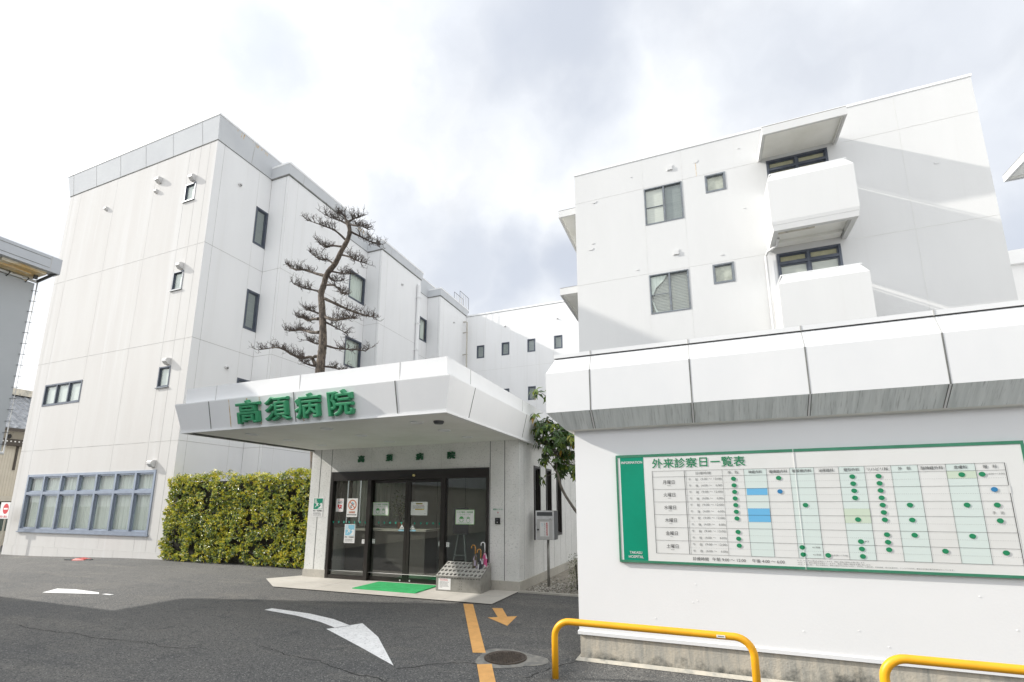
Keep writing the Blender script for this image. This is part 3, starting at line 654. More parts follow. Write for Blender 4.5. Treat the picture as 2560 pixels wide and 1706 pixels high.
for u in (-1.107, -.035, 1.034, 2.108, 3.18):
    for du in (-.012, .012): mb.bar((u + du, YA - .262, 2.704), (u + du, YA - .082, 2.524), (1, 0, 0), (0, -1, -1), .006, .003, JOINTD)
    mb.bar((u, YA - .262, 2.704), (u, YA - .082, 2.524), (1, 0, 0), (0, -1, -1), .016, .002, WHITEA)
build('eave_underside', mb, AN)
mb = MB(); mb.sweep([(XA, 8.8), (XA, YA), (7, YA)], [(.15, 3.362), (.155, 3.378), (.185, 3.380), (.185, 3.428), (-.3, 3.428)], [JOINTD, JOINTD, CLEAN, CLEAN])
mb.poly([(XA, YA, 3.42), (7, YA, 3.42), (7, 8.8, 3.42), (XA, 8.8, 3.42)], CONCL)
for u in (-1.107, -.035, 1.034, 2.108, 3.18): mb.bar((u, YA - .185, 3.376), (u, YA - .185, 3.43), (1, 0, 0), (0, -1, 0), .012, .004, JOINT)
build('coping', mb, AN)

# ------------------------------------------------------------------ entrance porch building
EN = thing('entrance_building', (-6.1, 9.2, 0), 'low white hospital entrance with deep slanted canopy and green lettering', 'entrance building')
YP, XP0, XP1 = 9.134, -8.88, -3.44; Fp, Fps = fY(YP), fX(XP1)
door = (-8.226, -4.103, 0, 2.433)
hps = [(10.04, 10.48, .92, 2.52), (10.92, 11.34, .92, 2.52), (11.80, 12.22, .92, 2.52)]
hpl = [(9.45, 10.6, 1.1, 2.7), (10.8, 13.2, 1.1, 2.7)]
mb = MB()
mb.wall(Fp, XP0, XP1, 0.19, 3.2, [(door[0], door[1], .19, door[3])], STUCCO, .06)
mb.wall(Fps, YP, 15.6, .19, 3.2, hps, STUCCO); mb.wall(fXn(XP0), YP, 15.6, 0, 3.2, hpl, STUCCO)
mb.wall(lambda u, z, d=0: (u, 15.6 + d, z), XP0, XP1, 0, 3.2, [], STUCCO)
for u in (-8.597, -8.262, -4.085, -3.757): mb.joint_v(Fp, u, .195, 2.98, JOINTD, .016)
for u in (-7.103, -5.25): mb.joint_v(Fp, u, 2.45, 2.98, JOINTL, .01)
for u in (9.42, 10.0, 10.7, 11.1, 11.55, 12.1, 12.6, 13.2): mb.joint_v(Fps, u, .195, .9 if 9.9 < u < 12.4 else 2.97, JOINT, .010)
build('wall', mb, EN)
mb = MB()
mb.sweep([(XP0, 15), (XP0, YP), (door[0] + .0, YP)], [(-.0, .19), (.018, .186), (.018, 0)], CONCL)
build('plinth', mb, EN); mb = MB(); mb.sweep([(door[1], YP), (XP1, YP), (XP1, 15.6)], [(0, .19), (.018, .186), (.018, 0)], CONCL)
build('plinth', mb, EN)
# canopy
XC0, XC1, YC = -8.88, -3.33, 5.88
cp = [(XC0, 15.6), (XC0, YC), (XC1, YC), (XC1, 15.6)]
mb = MB(); mb.sweep(cp, [(.0, 2.992), (.11, 3.47), (.11, 3.49), (-.02, 3.505)], CLEAN)
for u, v in ((-8.02, -8.178), (-6.06, -6.181), (-4.10, -4.194)):
    mb.bar(((u + v) / 2 * 1.0 + .0, YC - .003, 3.0), ((u + v) / 2 - .0, YC - .112, 3.475), (1, 0, 0), (0, -1, -.2), .016, .004, JOINTD)
for y in (6.6, 9.0, 11.4, 13.8): mb.bar((XC1 + .003, y, 3.0), (XC1 + .112, y, 3.475), (0, 1, 0), (1, 0, -.2), .013, .004, JOINTD)
for (u, w_, z0, z1) in ((-6.88, .012, 3.0, 3.46), (-7.17, .03, 3.30, 3.46), (-7.60, .015, 3.0, 3.47)):
    mb.bar((u, YC - .022 - (z0 - 2.992) * .23 + .018, z0), (u, YC - .115 + .006, z1), (1, 0, 0), (0, -1, -.2), w_, .0025, RUST)
mb.bar((-5.95, YC - .005, 3.0), (-5.95, YC - .03, 3.08), (1, 0, 0), (0, -1, -.2), .012, .0045, RUST)
build('canopy_fascia', mb, EN)
mb = MB(); mb.sweep(cp, [(-.004, 3.50), (-.004, 3.795), (-.16, 3.795), (-.16, 3.5)], CLEAN)
for u in (-8.086, -6.12, -4.149): mb.bar((u, YC + .004, 3.51), (u, YC + .004, 3.795), (1, 0, 0), (0, -1, 0), .011, .004, JOINT)
for y in (6.65, 9.05, 11.4): mb.bar((XC1 - .004, y, 3.51), (XC1 - .004, y, 3.795), (0, 1, 0), (1, 0, 0), .011, .004, JOINT)
mb.poly([(XC0, YC, 3.49), (XC1, YC, 3.49), (XC1, 15.6, 3.49), (XC0, 15.6, 3.49)], CONCL)
build('parapet', mb, EN)
mb = MB(); mb.sweep(cp, [(-.05, 2.955), (.012, 2.955), (.012, 2.988), (0, 2.99)], CLEAN)
mb.sweep(cp, [(-.10, 2.984), (-.05, 2.984), (-.05, 2.956)], JOINTD)
build('canopy_edge_trim', mb, EN)
mb = MB(); mb.poly([(XC0, YC, 2.985), (XC1, YC, 2.985), (XC1, YP + .02, 2.985), (XC0, YP + .02, 2.985)], SOFFIT); mb.box(XP1, XC1 - .01, YP, 15.6, 2.97, 2.984, SOFFIT)
build('soffit', mb, EN)
for i, (x, y) in enumerate([(-7.89, 6.55), (-7.89, 7.44), (-7.87, 8.34), (-6.08, 6.54), (-6.07, 7.45), (-6.08, 8.38), (-4.25, 6.56), (-4.25, 7.46), (-4.25, 8.38)]):
    b = MB(); b.lathe(x, y, [(.115, 2.986), (.115, 2.975), (.10, 2.968), (.088, 2.972), (.08, 2.983), (.0, 2.984)], CLEAN, 24); build('downlight', b, EN)
b = MB(); b.lathe(-3.87, 6.61, [(.085, 2.985), (.085, 2.965), (.07, 2.94), (0, 2.935)], GREYD, 20); build('ceiling_sensor', b, EN)
# big green characters on the slanted fascia
sl = math.atan2(.11, .478)
def Fc(u, z, d=0):
    t = (z - 2.992) / .478
    return (u, YC - .11 * t - d * math.cos(sl), z - d * math.sin(sl))
for ch, u0, u1, z0, z1 in (('高', -7.375, -6.835, 3.035, 3.43), ('須', -6.72, -6.175, 3.035, 3.435), ('病', -6.06, -5.54, 3.03, 3.435), ('院', -5.385, -4.895, 3.03, 3.435)):
    b = MB(); text(b, ch, Fc, u0, u1, z0, z1, .04, GREENL, ext=.012, bev=.032); build('sign_character', b, EN)
for ch, u0, u1 in (('高', -7.471, -7.305), ('須', -6.685, -6.515), ('病', -5.89, -5.705), ('院', -5.09, -4.91)):
    b = MB(); text(b, ch, Fp, u0, u1, 2.643, 2.803, .02, GREENS, ext=.008, bev=.022); build('small_sign_character', b, EN)
# automatic door: frame, two fixed panes, two sliding leaves
mb = MB()
mb.fbox(Fp, door[0], door[0] + .07, 0, 2.433, -.12, .03, BRONZE); mb.fbox(Fp, door[1] - .06, door[1], 0, 2.433, -.12, .03, BRONZE)
mb.fbox(Fp, door[0] + .07, door[1] - .06, 2.225, 2.433, -.14, .026, BRONZE); mb.fbox(Fp, door[0] + .07, door[1] - .06, 2.433 - .012, 2.4335, -.1, .036, GREYD)
mb.fbox(Fp, -7.16, -7.06, 0, 2.225, -.13, .024, BRONZE); mb.fbox(Fp, -5.235, -5.125, 0, 2.225, -.13, .024, BRONZE)
mb.fbox(Fp, -8.156, -7.16, .012, .095, -.1, .018, BRONZE); mb.fbox(Fp, -5.125, -4.163, .012, .095, -.1, .018, BRONZE)
mb.fbox(Fp, -8.156, -4.163, 0, .012, -.2, .02, GREYD)
fr = build('door_frame', mb, EN)
b = MB(); b.fbox(Fp, -6.255, -5.955, 2.285, 2.345, .026, .07, BLACK); b.disc(Fp, -5.91, 2.305, .022, .026, .072, MATS.get('sensor_lamp') or mat('sensor_lamp', (.85, .72, .35), .4), 14, .026); build('door_sensor', b, fr)
def fixed(u0, u1, z0, z1):
    b = MB(); b.fquad(Fp, u0, u1, z0, z1, -.03, DOORG); o = build('fixed_pane', b, EN); return o
fixed(-8.156, -7.16, .095, 2.225); fixed(-5.125, -4.163, .095, 2.225)
def leaf(u0, u1):
    b = MB(); d0, d1 = -.105, -.065
    b.fbox(Fp, u0, u0 + .07, .015, 2.222, d0, d1, BRONZE); b.fbox(Fp, u1 - .07, u1, .015, 2.222, d0, d1, BRONZE)
    b.fbox(Fp, u0 + .07, u1 - .07, 2.155, 2.222, d0, d1 - .002, BRONZE); b.fbox(Fp, u0 + .07, u1 - .07, .015, .11, d0, d1 - .002, BRONZE)
    o = build('sliding_door', b, EN); g = MB(); g.fquad(Fp, u0 + .07, u1 - .07, .11, 2.155, -.085, DOORG); build('pane', g, o)
    k = MB(); k.disc(Fp, (u1 - .12) if u0 < -6.5 else (u0 + .12), .06, .017, .02, -.06, STEELP, 12, -.067); build('lock_knob', k, o)
leaf(-7.13, -6.118); leaf(-6.112, -5.15)
# little bird-shaped collision marks and push stickers on the glass
def bird(b, u, z, d):
    b.poly([Fp(u - .022, z + .03, d), Fp(u + .0, z + .008, d), Fp(u + .026, z + .03, d), Fp(u + .018, z - .012, d), Fp(u + .002, z - .03, d), Fp(u - .012, z - .006, d)], MATS.get('teal_sticker') or mat('teal_sticker', (.03, .42, .30), .5))
b = MB()
for i in range(7): bird(b, -8.12 + i * .152, 1.272, -.026)
for i in range(5): bird(b, -6.88 + i * .152, 1.270, -.081)
for i in range(5): bird(b, -5.93 + i * .155, 1.268, -.081)
build('glass_marker', b, EN)
for u, z, d in ((-7.235, .85, -.026), (-6.99, .858, -.081), (-5.235 - .045, .85, -.081), (-5.06, .842, -.026)):
    b = MB(); b.fquad(Fp, u - .036, u + .036, z - .048, z + .048, d, PAPER); b.disc(Fp, u, z + .016, .02, .02, d + .0015, INKG, 12); b.disc(Fp, u, z + .016, .015, .015, d + .003, PAPER, 12); b.fquad(Fp, u - .02, u + .02, z - .035, z - .028, d + .0015, INKG); build('hand_sticker', b, EN)
for u, s in ((-6.255, -1), (-5.979, 1)):
    b = MB(); b.poly([Fp(u - .062, 1.145, -.081), Fp(u + .062, 1.145, -.081), Fp(u, 1.24, -.081)], PAPER)
    text(b, '自動', Fp, u - .03, u + .03, 1.155, 1.19, -.079, INKG)
    b.fquad(Fp, u - .068, u + .068, 1.093, 1.128, -.081, PBLUE); b.poly([Fp(u + s * .068, 1.128, -.081), Fp(u + s * .095, 1.11, -.081), Fp(u + s * .068, 1.093, -.081)], PBLUE)
    text(b, '自動ドア', Fp, u - .055, u + .055, 1.1, 1.122, -.079, PAPER); build('automatic_door_sticker', b, EN)
for h in hps: window(Fps, *h, EN, fm=BRONZE, fw=.05, back=None, proud=.02)
for h in hpl: window(fXn(XP0), *h, EN, fm=BRONZE, fw=.06, back='curtain' if h[0] > 10.6 else None, cols=2)
# inside
mb = MB(); mb.poly([(XP0 + .02, YP - .02, .013), (XP1 - .02, YP - .02, .013), (XP1 - .02, 13.6, .013), (XP0 + .02, 13.6, .013)], FLOORT); build('lobby_floor', mb, EN)
mb = MB(); mb.box(XP0 + .12, XP1 - .12, 13.55, 13.65, 0, 2.95, LOBBY)
for x in (-7.9, -6.9, -5.9, -4.9): mb.box(x - .006, x + .006, 13.544, 13.551, 0, 2.95, BLACK)
mb.box(-5.2, -4.3, 13.53, 13.55, .02, 2.1, GREYD); mb.box(XP0 + .105, XP0 + .11, YP + .1, 9.42, 0, 2.95, LOBBY); build('lobby_wall', mb, EN)
mb = MB(); mb.poly([(XP0, YP, 2.8), (XP1, YP, 2.8), (XP1, 13.6, 2.8), (XP0, 13.6, 2.8)], LOBBY); build('lobby_ceiling', mb, EN)
mb = MB(); mb.box(-8.74, -6.35, 10.35, 10.95, .014, 1.02, GRANITE); mb.box(-8.74, -6.30, 10.31, 11.0, 1.02, 1.07, CONCL); build('reception_counter', mb, EN)
for y in (9.4, 10.62, 10.78, 11.9, 13.22):
    mb = MB(); mb.box(XP0 + .03, XP0 + .10, y - .05, y + .05, 1.05, 2.75, PAPER); build('window_post', mb, EN)
mb = MB(); mb.box(XP0 + .105, XP0 + .112, 12.0, 13.1, 1.2, 2.7, CURT); build('lobby_curtain', mb, EN)
t = tag(build('lobby_mat', (lambda b: (b.box(-5.9, -4.3, 9.35, 12.6, .014, .024, DMAT), b)[1])(MB())), 'dark green mat lying on the lobby floor behind the glass doors', 'mat')
t = thing('potted_plant', (-7.2, 10.55, 1.07), 'small leafy plant in a terracotta pot on the reception counter inside', 'plant')
b = MB(); b.lathe(-7.2, 10.55, [(.0, 1.07), (.07, 1.07), (.09, 1.20), (.098, 1.20), (.098, 1.225), (.08, 1.225), (.0, 1.21)], TERRA, 16); build('pot', b, t, smooth=False)
b = MB(); rn = random.Random(8)
for k in range(9):
    e = (-7.2 + rn.uniform(-.22, .22), 10.55 + rn.uniform(-.15, .15), 1.5 + rn.uniform(-.05, .45)); b.tube([(-7.2, 10.55, 1.2), (-7.2 * .5 + e[0] * .5, 10.55 * .5 + e[1] * .5, (1.2 + e[2]) / 2 + .05), e], .006, TWIG, 4)
build('stem', b, t)
def leafquad(b, p, d, up, L, W, m, fold=.25):
    d = d.normalized(); s = d.cross(up)
    if s.length < 1e-4: s = d.orthogonal()
    s.normalize(); n = s.cross(d)
    t_ = p + d * L; c = p + d * L * .5
    b.mesh([p, c + s * W * .5 + n * fold * W, t_, c - s * W * .5 + n * fold * W, c - n * .02 * L], [(0, 1, 4), (1, 2, 4), (2, 3, 4), (3, 0, 4)], m)
b = MB()
for k in range(150):
    p = Vector((-7.2 + rn.gauss(0, .15), 10.55 + rn.gauss(0, .1), 1.62 + rn.gauss(0, .17))); leafquad(b, p, Vector((rn.uniform(-1, 1), rn.uniform(-1, 1), rn.uniform(-.7, .5))), Vector((0, 0, 1)), .10, .04, BROADL)
build('foliage', b, t, recalc=False)
t = thing('easel_sign', (-5.65, 10.9, 0), 'dark notice board standing on a folding easel inside the lobby', 'easel sign')
b = MB()
for x, y in ((-5.85, 10.8), (-5.45, 10.8), (-5.65, 11.25)): b.tube([(x, y, .014), (-5.65, 10.95, 1.55)], .014, STEELP, 6)
b.tube([(-5.80, 10.82, .45), (-5.50, 10.82, .45)], .01, STEELP, 6); build('easel', b, t)
b = MB(); b.box(-5.86, -5.44, 10.86, 10.88, .95, 1.6, mat('navy_board', (.02, .03, .08), .4)); build('notice_board', b, t)

# ------------------------------------------------------------------ notices on the doors and walls
def lines(b, F, u0, u1, zs, d, m, h=.008, seed=0):
    rn = random.Random(seed)
    for z in zs:
        u = u0; e = u0 + (u1 - u0) * rn.uniform(.8, 1)
        while u < e - .004:
            w_ = rn.uniform(.6, 1.3) * h; b.fquad(F, u, min(u + w_, e), z - h * .45, z + h * .45 * rn.uniform(.5, 1), d, m); u += w_ + h * .35
def poster(name, u0, u1, z0, z1, d, m=PAPER, t=.004):
    b = MB(); b.fbox(Fp, u0, u1, z0, z1, d, d + t, m); return b, d + t + .0008
def wave_sign(b, u0, u1, z0, z1, d, c):
    W, H = u1 - u0, z1 - z0
    P = lambda a, e: Fp(u0 + a * W, z0 + e * H, d + .0008)
    b.fquad(Fp, u0, u1, z0, z1, d, c)
    b.poly([P(.45, .04), P(.97, .04), P(.97, .50), P(.86, .58), P(.72, .52), P(.64, .40), P(.74, .44), P(.80, .38), P(.72, .22), P(.56, .12)], PAPER)       # wave
    b.poly([P(.30, .38), P(.36, .58), P(.48, .56), P(.46, .42), P(.54, .30), P(.50, .26), P(.38, .36)], PAPER)          # running figure
    b.poly([P(.30, .40), P(.36, .36), P(.30, .24), P(.16, .16), P(.14, .20), P(.26, .28)], PAPER); b.poly([P(.38, .56), P(.30, .50), P(.22, .52), P(.22, .56), P(.32, .56)], PAPER); b.poly([P(.46, .54), P(.56, .46), P(.60, .50), P(.48, .58)], PAPER)
    b.disc(lambda u, z, dd: Fp(u, z, dd), u0 + .36 * W, z0 + .66 * H, .05 * W, .04 * H, d + .0008, PAPER, 10)
    b.fquad(Fp, u0 + .07 * W, u0 + .30 * W, z0 + .55 * H, z0 + .96 * H, d + .0008, PAPER)
    for a in range(2):
        for e in range(3): b.fquad(Fp, u0 + (.10 + a * .10) * W, u0 + (.17 + a * .10) * W, z0 + (.60 + e * .12) * H, z0 + (.67 + e * .12) * H, d + .0016, c)
def evac(name, u0, u1, z0, z1, d, c, label):
    b, e = poster(name, u0, u1, z0, z1, d); W, H = u1 - u0, z1 - z0
    wave_sign(b, u0 + .09 * W, u1 - .06 * W, z0 + .40 * H, z1 - .03 * H, e, c)
    text(b, '緊急一時避難所', Fp, u0 + .07 * W, u1 - .06 * W, z0 + .28 * H, z0 + .35 * H, e, INK, .02)
    lines(b, Fp, u0 + .08 * W, u1 - .1 * W, [z0 + k * H for k in (.21, .17, .13, .07)], e, INKG, .011, 3)
    return tag(build(name, b), label, 'notice')
evac('evacuation_sign', -8.75, -8.432, 1.388, 1.831, .001, MATS['sign_green'], 'green and white evacuation sign with running figure on the left wall pillar')
evac('evacuation_poster', -7.779, -7.478, .806, 1.226, -.028, PBLUE, 'faded blue evacuation poster with running figure low on left glass pane')
b, e = poster('aed', -8.07, -7.855, 1.508, 1.81, -.028); text(b, 'AED', Fp, -8.025, -7.895, 1.70, 1.745, e, INK, .02); lines(b, Fp, -8.04, -7.885, [1.775], e, RED, .014, 2)
hp = []
for i in range(28):
    a = 2 * math.pi * i / 28; hp.append(Fp(-7.963 + .0040 * 16 * math.sin(a) ** 3, 1.625 + .0040 * (13 * math.cos(a) - 5 * math.cos(2 * a) - 2 * math.cos(3 * a) - math.cos(4 * a)), e))
b.poly(hp, RED); b.poly([Fp(-7.952, 1.662, e + .001), Fp(-7.975, 1.622, e + .001), Fp(-7.958, 1.622, e + .001), Fp(-7.972, 1.588, e + .001), Fp(-7.938, 1.632, e + .001), Fp(-7.956, 1.632, e + .001)], PAPER); b.fquad(Fp, -7.93, -7.905, 1.575, 1.605, e + .001, INK); lines(b, Fp, -8.0, -7.9, [1.53], e, RED, .008, 4)
tag(build('aed_poster', b), 'small white AED poster with red heart on the left glass pane', 'notice')
b, e = poster('nosmoke', -7.75, -7.446, 1.39, 1.813, -.028)
def ring(b, F, u, z, r0, r1, d, m, seg=28):
    for k in range(seg):
        a, c = 2 * math.pi * k / seg, 2 * math.pi * (k + 1) / seg
        b.poly([F(u + r * math.cos(x), z + r * math.sin(x), d) for r, x in ((r0, a), (r1, a), (r1, c), (r0, c))], m)
ring(b, Fp, -7.598, 1.665, .095, .118, e + .001, ORANGEP)
b.poly([Fp(-7.685, 1.735, e + .0015), Fp(-7.670, 1.748, e + .0015), Fp(-7.512, 1.595, e + .0015), Fp(-7.527, 1.582, e + .0015)], ORANGEP)
b.poly([Fp(-7.66, 1.64, e), Fp(-7.55, 1.70, e), Fp(-7.54, 1.685, e), Fp(-7.65, 1.625, e)], INKG); b.disc(Fp, -7.60, 1.70, .03, .03, e, PBLUE, 10); b.disc(Fp, -7.63, 1.61, .025, .02, e, INKG, 10)
text(b, '全館禁煙', Fp, -7.69, -7.51, 1.475, 1.52, e, ORANGEP, .02); b.fquad(Fp, -7.735, -7.465, 1.428, 1.452, e, INK); lines(b, Fp, -7.72, -7.48, [1.44], e + .001, PAPER, .010, 5)
tag(build('no_smoking_poster', b), 'white no smoking poster with orange barred circle on left glass pane', 'notice')
def maskp(u0, u1, z0, z1, d, label):
    b, e = poster('m', u0, u1, z0, z1, d, PGREEN); W, H = u1 - u0, z1 - z0
    b.fquad(Fp, u0 + .03 * W, u1 - .03 * W, z0 + .04 * H, z1 - .04 * H, e, PAPER); e += .001
    text(b, 'マスク着用・手指消毒', Fp, u0 + .08 * W, u1 - .08 * W, z0 + .76 * H, z0 + .89 * H, e, LGREEN, .015); text(b, 'ご協力をお願いいたします', Fp, u0 + .2 * W, u1 - .2 * W, z0 + .62 * H, z0 + .69 * H, e, LGREEN)
    ring(b, Fp, u0 + .32 * W, z0 + .34 * H, .052 * W / .44, .058 * W / .44, e, LGREEN, 20); b.poly([Fp(u0 + (.32 + .115 * math.cos(a)) * W, z0 + (.38 + .17 * math.sin(a)) * H, e) for a in [math.pi * k / 10 for k in range(11)]], LGREEN); b.fquad(Fp, u0 + .25 * W, u0 + .39 * W, z0 + .20 * H, z0 + .33 * H, e + .001, PAPER); ring(b, Fp, u0 + .32 * W, z0 + .27 * H, .03, .034, e + .002, LGREEN, 14)
    ring(b, Fp, u0 + .68 * W, z0 + .28 * H, .038 * W / .44, .044 * W / .44, e, LGREEN, 16)
    for k in range(4): b.fquad(Fp, u0 + (.605 + k * .04) * W, u0 + (.63 + k * .04) * W, z0 + .38 * H, z0 + (.50 + .03 * (k in (1, 2))) * H, e, LGREEN)
    text(b, '+', Fp, u0 + .48 * W, u0 + .53 * W, z0 + .40 * H, z0 + .47 * H, e, LGREEN); lines(b, Fp, u0 + .12 * W, u1 - .12 * W, [z0 + .10 * H], e, LGREEN, .010, 6)
    return tag(build('hygiene_poster', b), label, 'notice', 'pale green mask and hand washing posters on the doors')
maskp(-7.055, -6.625, 1.43, 1.724, -.084, 'pale green hygiene poster on the left sliding door')
maskp(-4.887, -4.447, 1.262, 1.564, -.028, 'pale green hygiene poster on the fixed pane above the umbrella rack')
b, e = poster('note', -6.038, -5.613, 1.44, 1.73, -.084)
b.fquad(Fp, -5.91, -5.74, 1.675, 1.702, e, mat('yellow_highlight', (.75, .58, .12), .6)); text(b, '面会制限実施中', Fp, -5.905, -5.745, 1.678, 1.70, e + .001, INK, .02)
lines(b, Fp, -5.99, -5.66, [1.645, 1.62, 1.595], e, INK, .011, 7); lines(b, Fp, -5.80, -5.70, [1.645], e + .001, RED, .011, 9); b.fquad(Fp, -5.93, -5.70, 1.555, 1.578, e, MATS['yellow_highlight']); lines(b, Fp, -5.92, -5.71, [1.566], e + .001, INK, .011, 8); lines(b, Fp, -5.70, -5.65, [1.475], e, INKG, .010, 2)
tag(build('visit_notice', b), 'white paper notice with yellow highlights on the right sliding door', 'notice')
b, e = poster('intercom_sign', -4.03, -3.775, 1.455, 1.612, .0045, PAPERC)
text(b, '夜間受付インターホン', Fp, -4.01, -3.79, 1.555, 1.59, e, MATS['green_dot'], .02); text(b, '⇩', Fp, -3.92, -3.885, 1.475, 1.535, e, INKG); ring(b, Fp, -3.9, 1.51, .0, .012, e, RED, 8)
tag(build('intercom_sign', b), 'small white sign with green writing on the wall above the intercom', 'sign')
b = MB(); b.fbox(Fp, -3.957, -3.853, 1.28, 1.405, .0, .03, BLACK); b.disc(Fp, -3.905, 1.315, .012, .012, .033, STEELP, 12, .03); b.fquad(Fp, -3.93, -3.88, 1.355, 1.39, .031, GREYD)
tag(build('intercom', b), 'small black intercom box on the wall under its sign', 'intercom')

# ------------------------------------------------------------------ umbrella rack, umbrellas, door mat, mailbox
t = thing('umbrella_rack', (-4.5, 8.85, .017), 'grey steel umbrella rack with rows of round holes beside the door', 'umbrella rack')
x0, x1, ya, yb = -4.985, -4.015, 8.59, 9.06
mb = MB(); z0 = .017
S0, S1 = (ya - .015, .305), (yb, .525)       # slope from front edge to back edge
mb.box(x0, x1, ya, ya + .012, z0, .285, STEELB)
for x in (x0, x1 - .012): mb.mesh([(x, ya + .012, z0), (x, yb, z0), (x, yb, .52), (x, ya + .012, .29), (x + .012, ya + .012, z0), (x + .012, yb, z0), (x + .012, yb, .52), (x + .012, ya + .012, .29)],
    [(0, 1, 2, 3), (4, 5, 6, 7), (0, 1, 5, 4), (1, 2, 6, 5), (2, 3, 7, 6), (3, 0, 4, 7)], STEELB)
mb.box(x0 + .012, x1 - .012, yb - .012, yb, z0, .51, STEELB)
mb.box(x0 + .012, x1 - .012, ya + .012, yb - .012, z0 + .02, z0 + .03, GREYD)
for i in range(4):
    for k in range(2): mb.disc(fY(ya), -4.47 + k * .045, .07 + i * .05, .006, .006, .001, BLACK, 6)
build('body', mb, t)
mb = MB(); nxh, nyh, sg = 11, 4, 12
def SP(a, b_, d=0.):
    y = S0[0] + (S1[0] - S0[0]) * b_; z = S0[1] + (S1[1] - S0[1]) * b_; return (x0 + (x1 - x0) * a, y - d * .42, z + d * .9)
for i in range(nxh):
    for j in range(nyh):
        a0, a1, b0, b1 = i / nxh, (i + 1) / nxh, j / nyh, (j + 1) / nyh; ca, cb = (a0 + a1) / 2 + (.02 / nxh * 8 if 0 else 0), (b0 + b1) / 2
        hole = []; outer = []
        for k in range(sg):
            an = 2 * math.pi * k / sg + math.pi / 4; cx, cy = math.cos(an), math.sin(an)
            hole.append(SP(ca + cx * .031 / (x1 - x0), cb + cy * .038 / .52)); s = 1 / max(abs(cx), abs(cy)); outer.append(SP(ca + cx * s * (a1 - a0) / 2, cb + cy * s * (b1 - b0) / 2))
        low = [(p[0], p[1], p[2] - .03) for p in hole]
        for k in range(sg):
            q = (k + 1) % sg; mb.poly([outer[k], outer[q], hole[q], hole[k]], STEELT); mb.poly([hole[k], hole[q], low[q], low[k]], STEELB)
mb.box(x0, x1, S0[0] - .002, S0[0] + .012, .275, .3045, STEELB)
for i in range(16): mb.box(x0 + .05 + i * .058, x0 + .085 + i * .058, ya - .001, ya + .002, .262, .284, BLACK)
build('perforated_top', mb, t)
b = MB(); F = fY(ya); b.fbox(F, -4.93, -4.66, .045, .262, .0, .003, PAPER)
lines(b, F, -4.90, -4.69, [.24, .22], .004, RED, .010, 1); lines(b, F, -4.90, -4.69, [.19, .17, .15, .13, .11], .004, INKG, .010, 2); lines(b, F, -4.90, -4.84, [.09], .004, INKG, .009, 2)
build('paper_notice', b, t)
def umbrella(x, y, zb, top, cols, handle, hm, label, lean=(0, 0), grp='umbrellas left in the rack'):
    t = thing('umbrella', (x, y, zb), label, 'umbrella', grp); hx, hy = lean
    P = lambda s: Vector((x + hx * s, y + hy * s, zb + (top - zb) * s))
    b = MB(); b.tube([P(0), P(.80)], .006, GREYD, 6); build('shaft', b, t)
    b = MB(); ang = handle; r = .042; pts = [P(.70), P(.86)]
    for k in range(8): a = math.pi * k / 7; c = P(.92) ; pts.append(c + Vector((math.cos(ang), math.sin(ang), 0)) * (r - r * math.cos(a)) + Vector((0, 0, r * 1.1 * math.sin(a))))
    pts.append(pts[-1] - Vector((0, 0, .025))); b.tube(pts, .011, hm, 8); build('handle', b, t, smooth=True)
    b = MB(); n = 10; prof = [(.04, .010), (.12, .026), (.32, .040), (.5, .038), (.62, .022), (.68, .012)]
    for k in range(n):
        for i in range(len(prof) - 1):
            pts = []
            for (s, rr), kk in ((prof[i], k), (prof[i], k + 1), (prof[i + 1], k + 1), (prof[i + 1], k)):
                a = 2 * math.pi * kk / n + s * 1.4; rr *= 1 + .35 * (kk % 2); pts.append(P(s) + Vector((rr * math.cos(a), rr * math.sin(a), 0)))
            b.poly(pts, cols[(k // 2 + (i if len(cols) > 2 else 0)) % len(cols)])
    build('folded_cloth', b, t)
UMB1 = mat('olive_umbrella_cloth', (.11, .095, .06), .7); UMB2 = mat('lilac_umbrella_cloth', (.42, .36, .46), .6); UMB3 = mat('magenta_umbrella_cloth', (.52, .08, .22), .5); UMBW = mat('white_umbrella_cloth', (.62, .62, .64), .5); UMBK = mat('black_umbrella_cloth', (.03, .03, .04), .5); WOODH = mat('amber_wood_handle', (.50, .24, .05), .35)
umbrella(-4.285, 8.90, .30, .87, [UMB1, UMB1, UMB2], math.pi, WOODH, 'olive brown umbrella with amber hooked handle standing in the rack', (-.02, .03))
umbrella(-4.165, 8.86, .24, .80, [UMBK, UMBW, UMBK], math.pi * 1.3, WOODH, 'black and white umbrella with short wooden handle in the rack', (.0, .04))
umbrella(-4.10, 8.95, .30, .93, [UMB3, UMBW, UMB3], math.pi, CLEAN, 'magenta and white umbrella with pale curved handle at the rack end', (-.02, .03))
mb = MB(); mb.mesh([(-6.66, 8.17, .018), (-5.18, 8.16, .018), (-5.2, 9.06, .018), (-6.67, 9.05, .018), (-6.655, 8.175, .032), (-5.185, 8.165, .032), (-5.205, 9.055, .032), (-6.665, 9.045, .032)],
    [(4, 5, 6, 7), (0, 1, 5, 4), (1, 2, 6, 5), (2, 3, 7, 6), (3, 0, 4, 7)], MATG)
tag(build('door_mat', mb), 'bright green doormat on the stone paving before the doors', 'doormat')
t = thing('mailbox', (-3.08, 9.8, 0), 'silver mailbox on a steel post beside the entrance wall', 'mailbox')
F = fY(9.75)
b = MB(); b.tube([(-3.07, 9.86, 0), (-3.07, 9.86, .96)], .028, STEELB, 14); build('post', b, t, smooth=True)
b = MB(); b.fbox(F, -3.30, -2.905, .95, 1.545, -.27, -.004, STEELB); b.fbox(F, -3.30, -3.275, .95, 1.545, -.004, .012, STEELP); b.fbox(F, -2.935, -2.905, .95, 1.545, -.004, .012, STEELP); b.fbox(F, -3.275, -2.935, 1.515, 1.545, -.004, .012, STEELP)
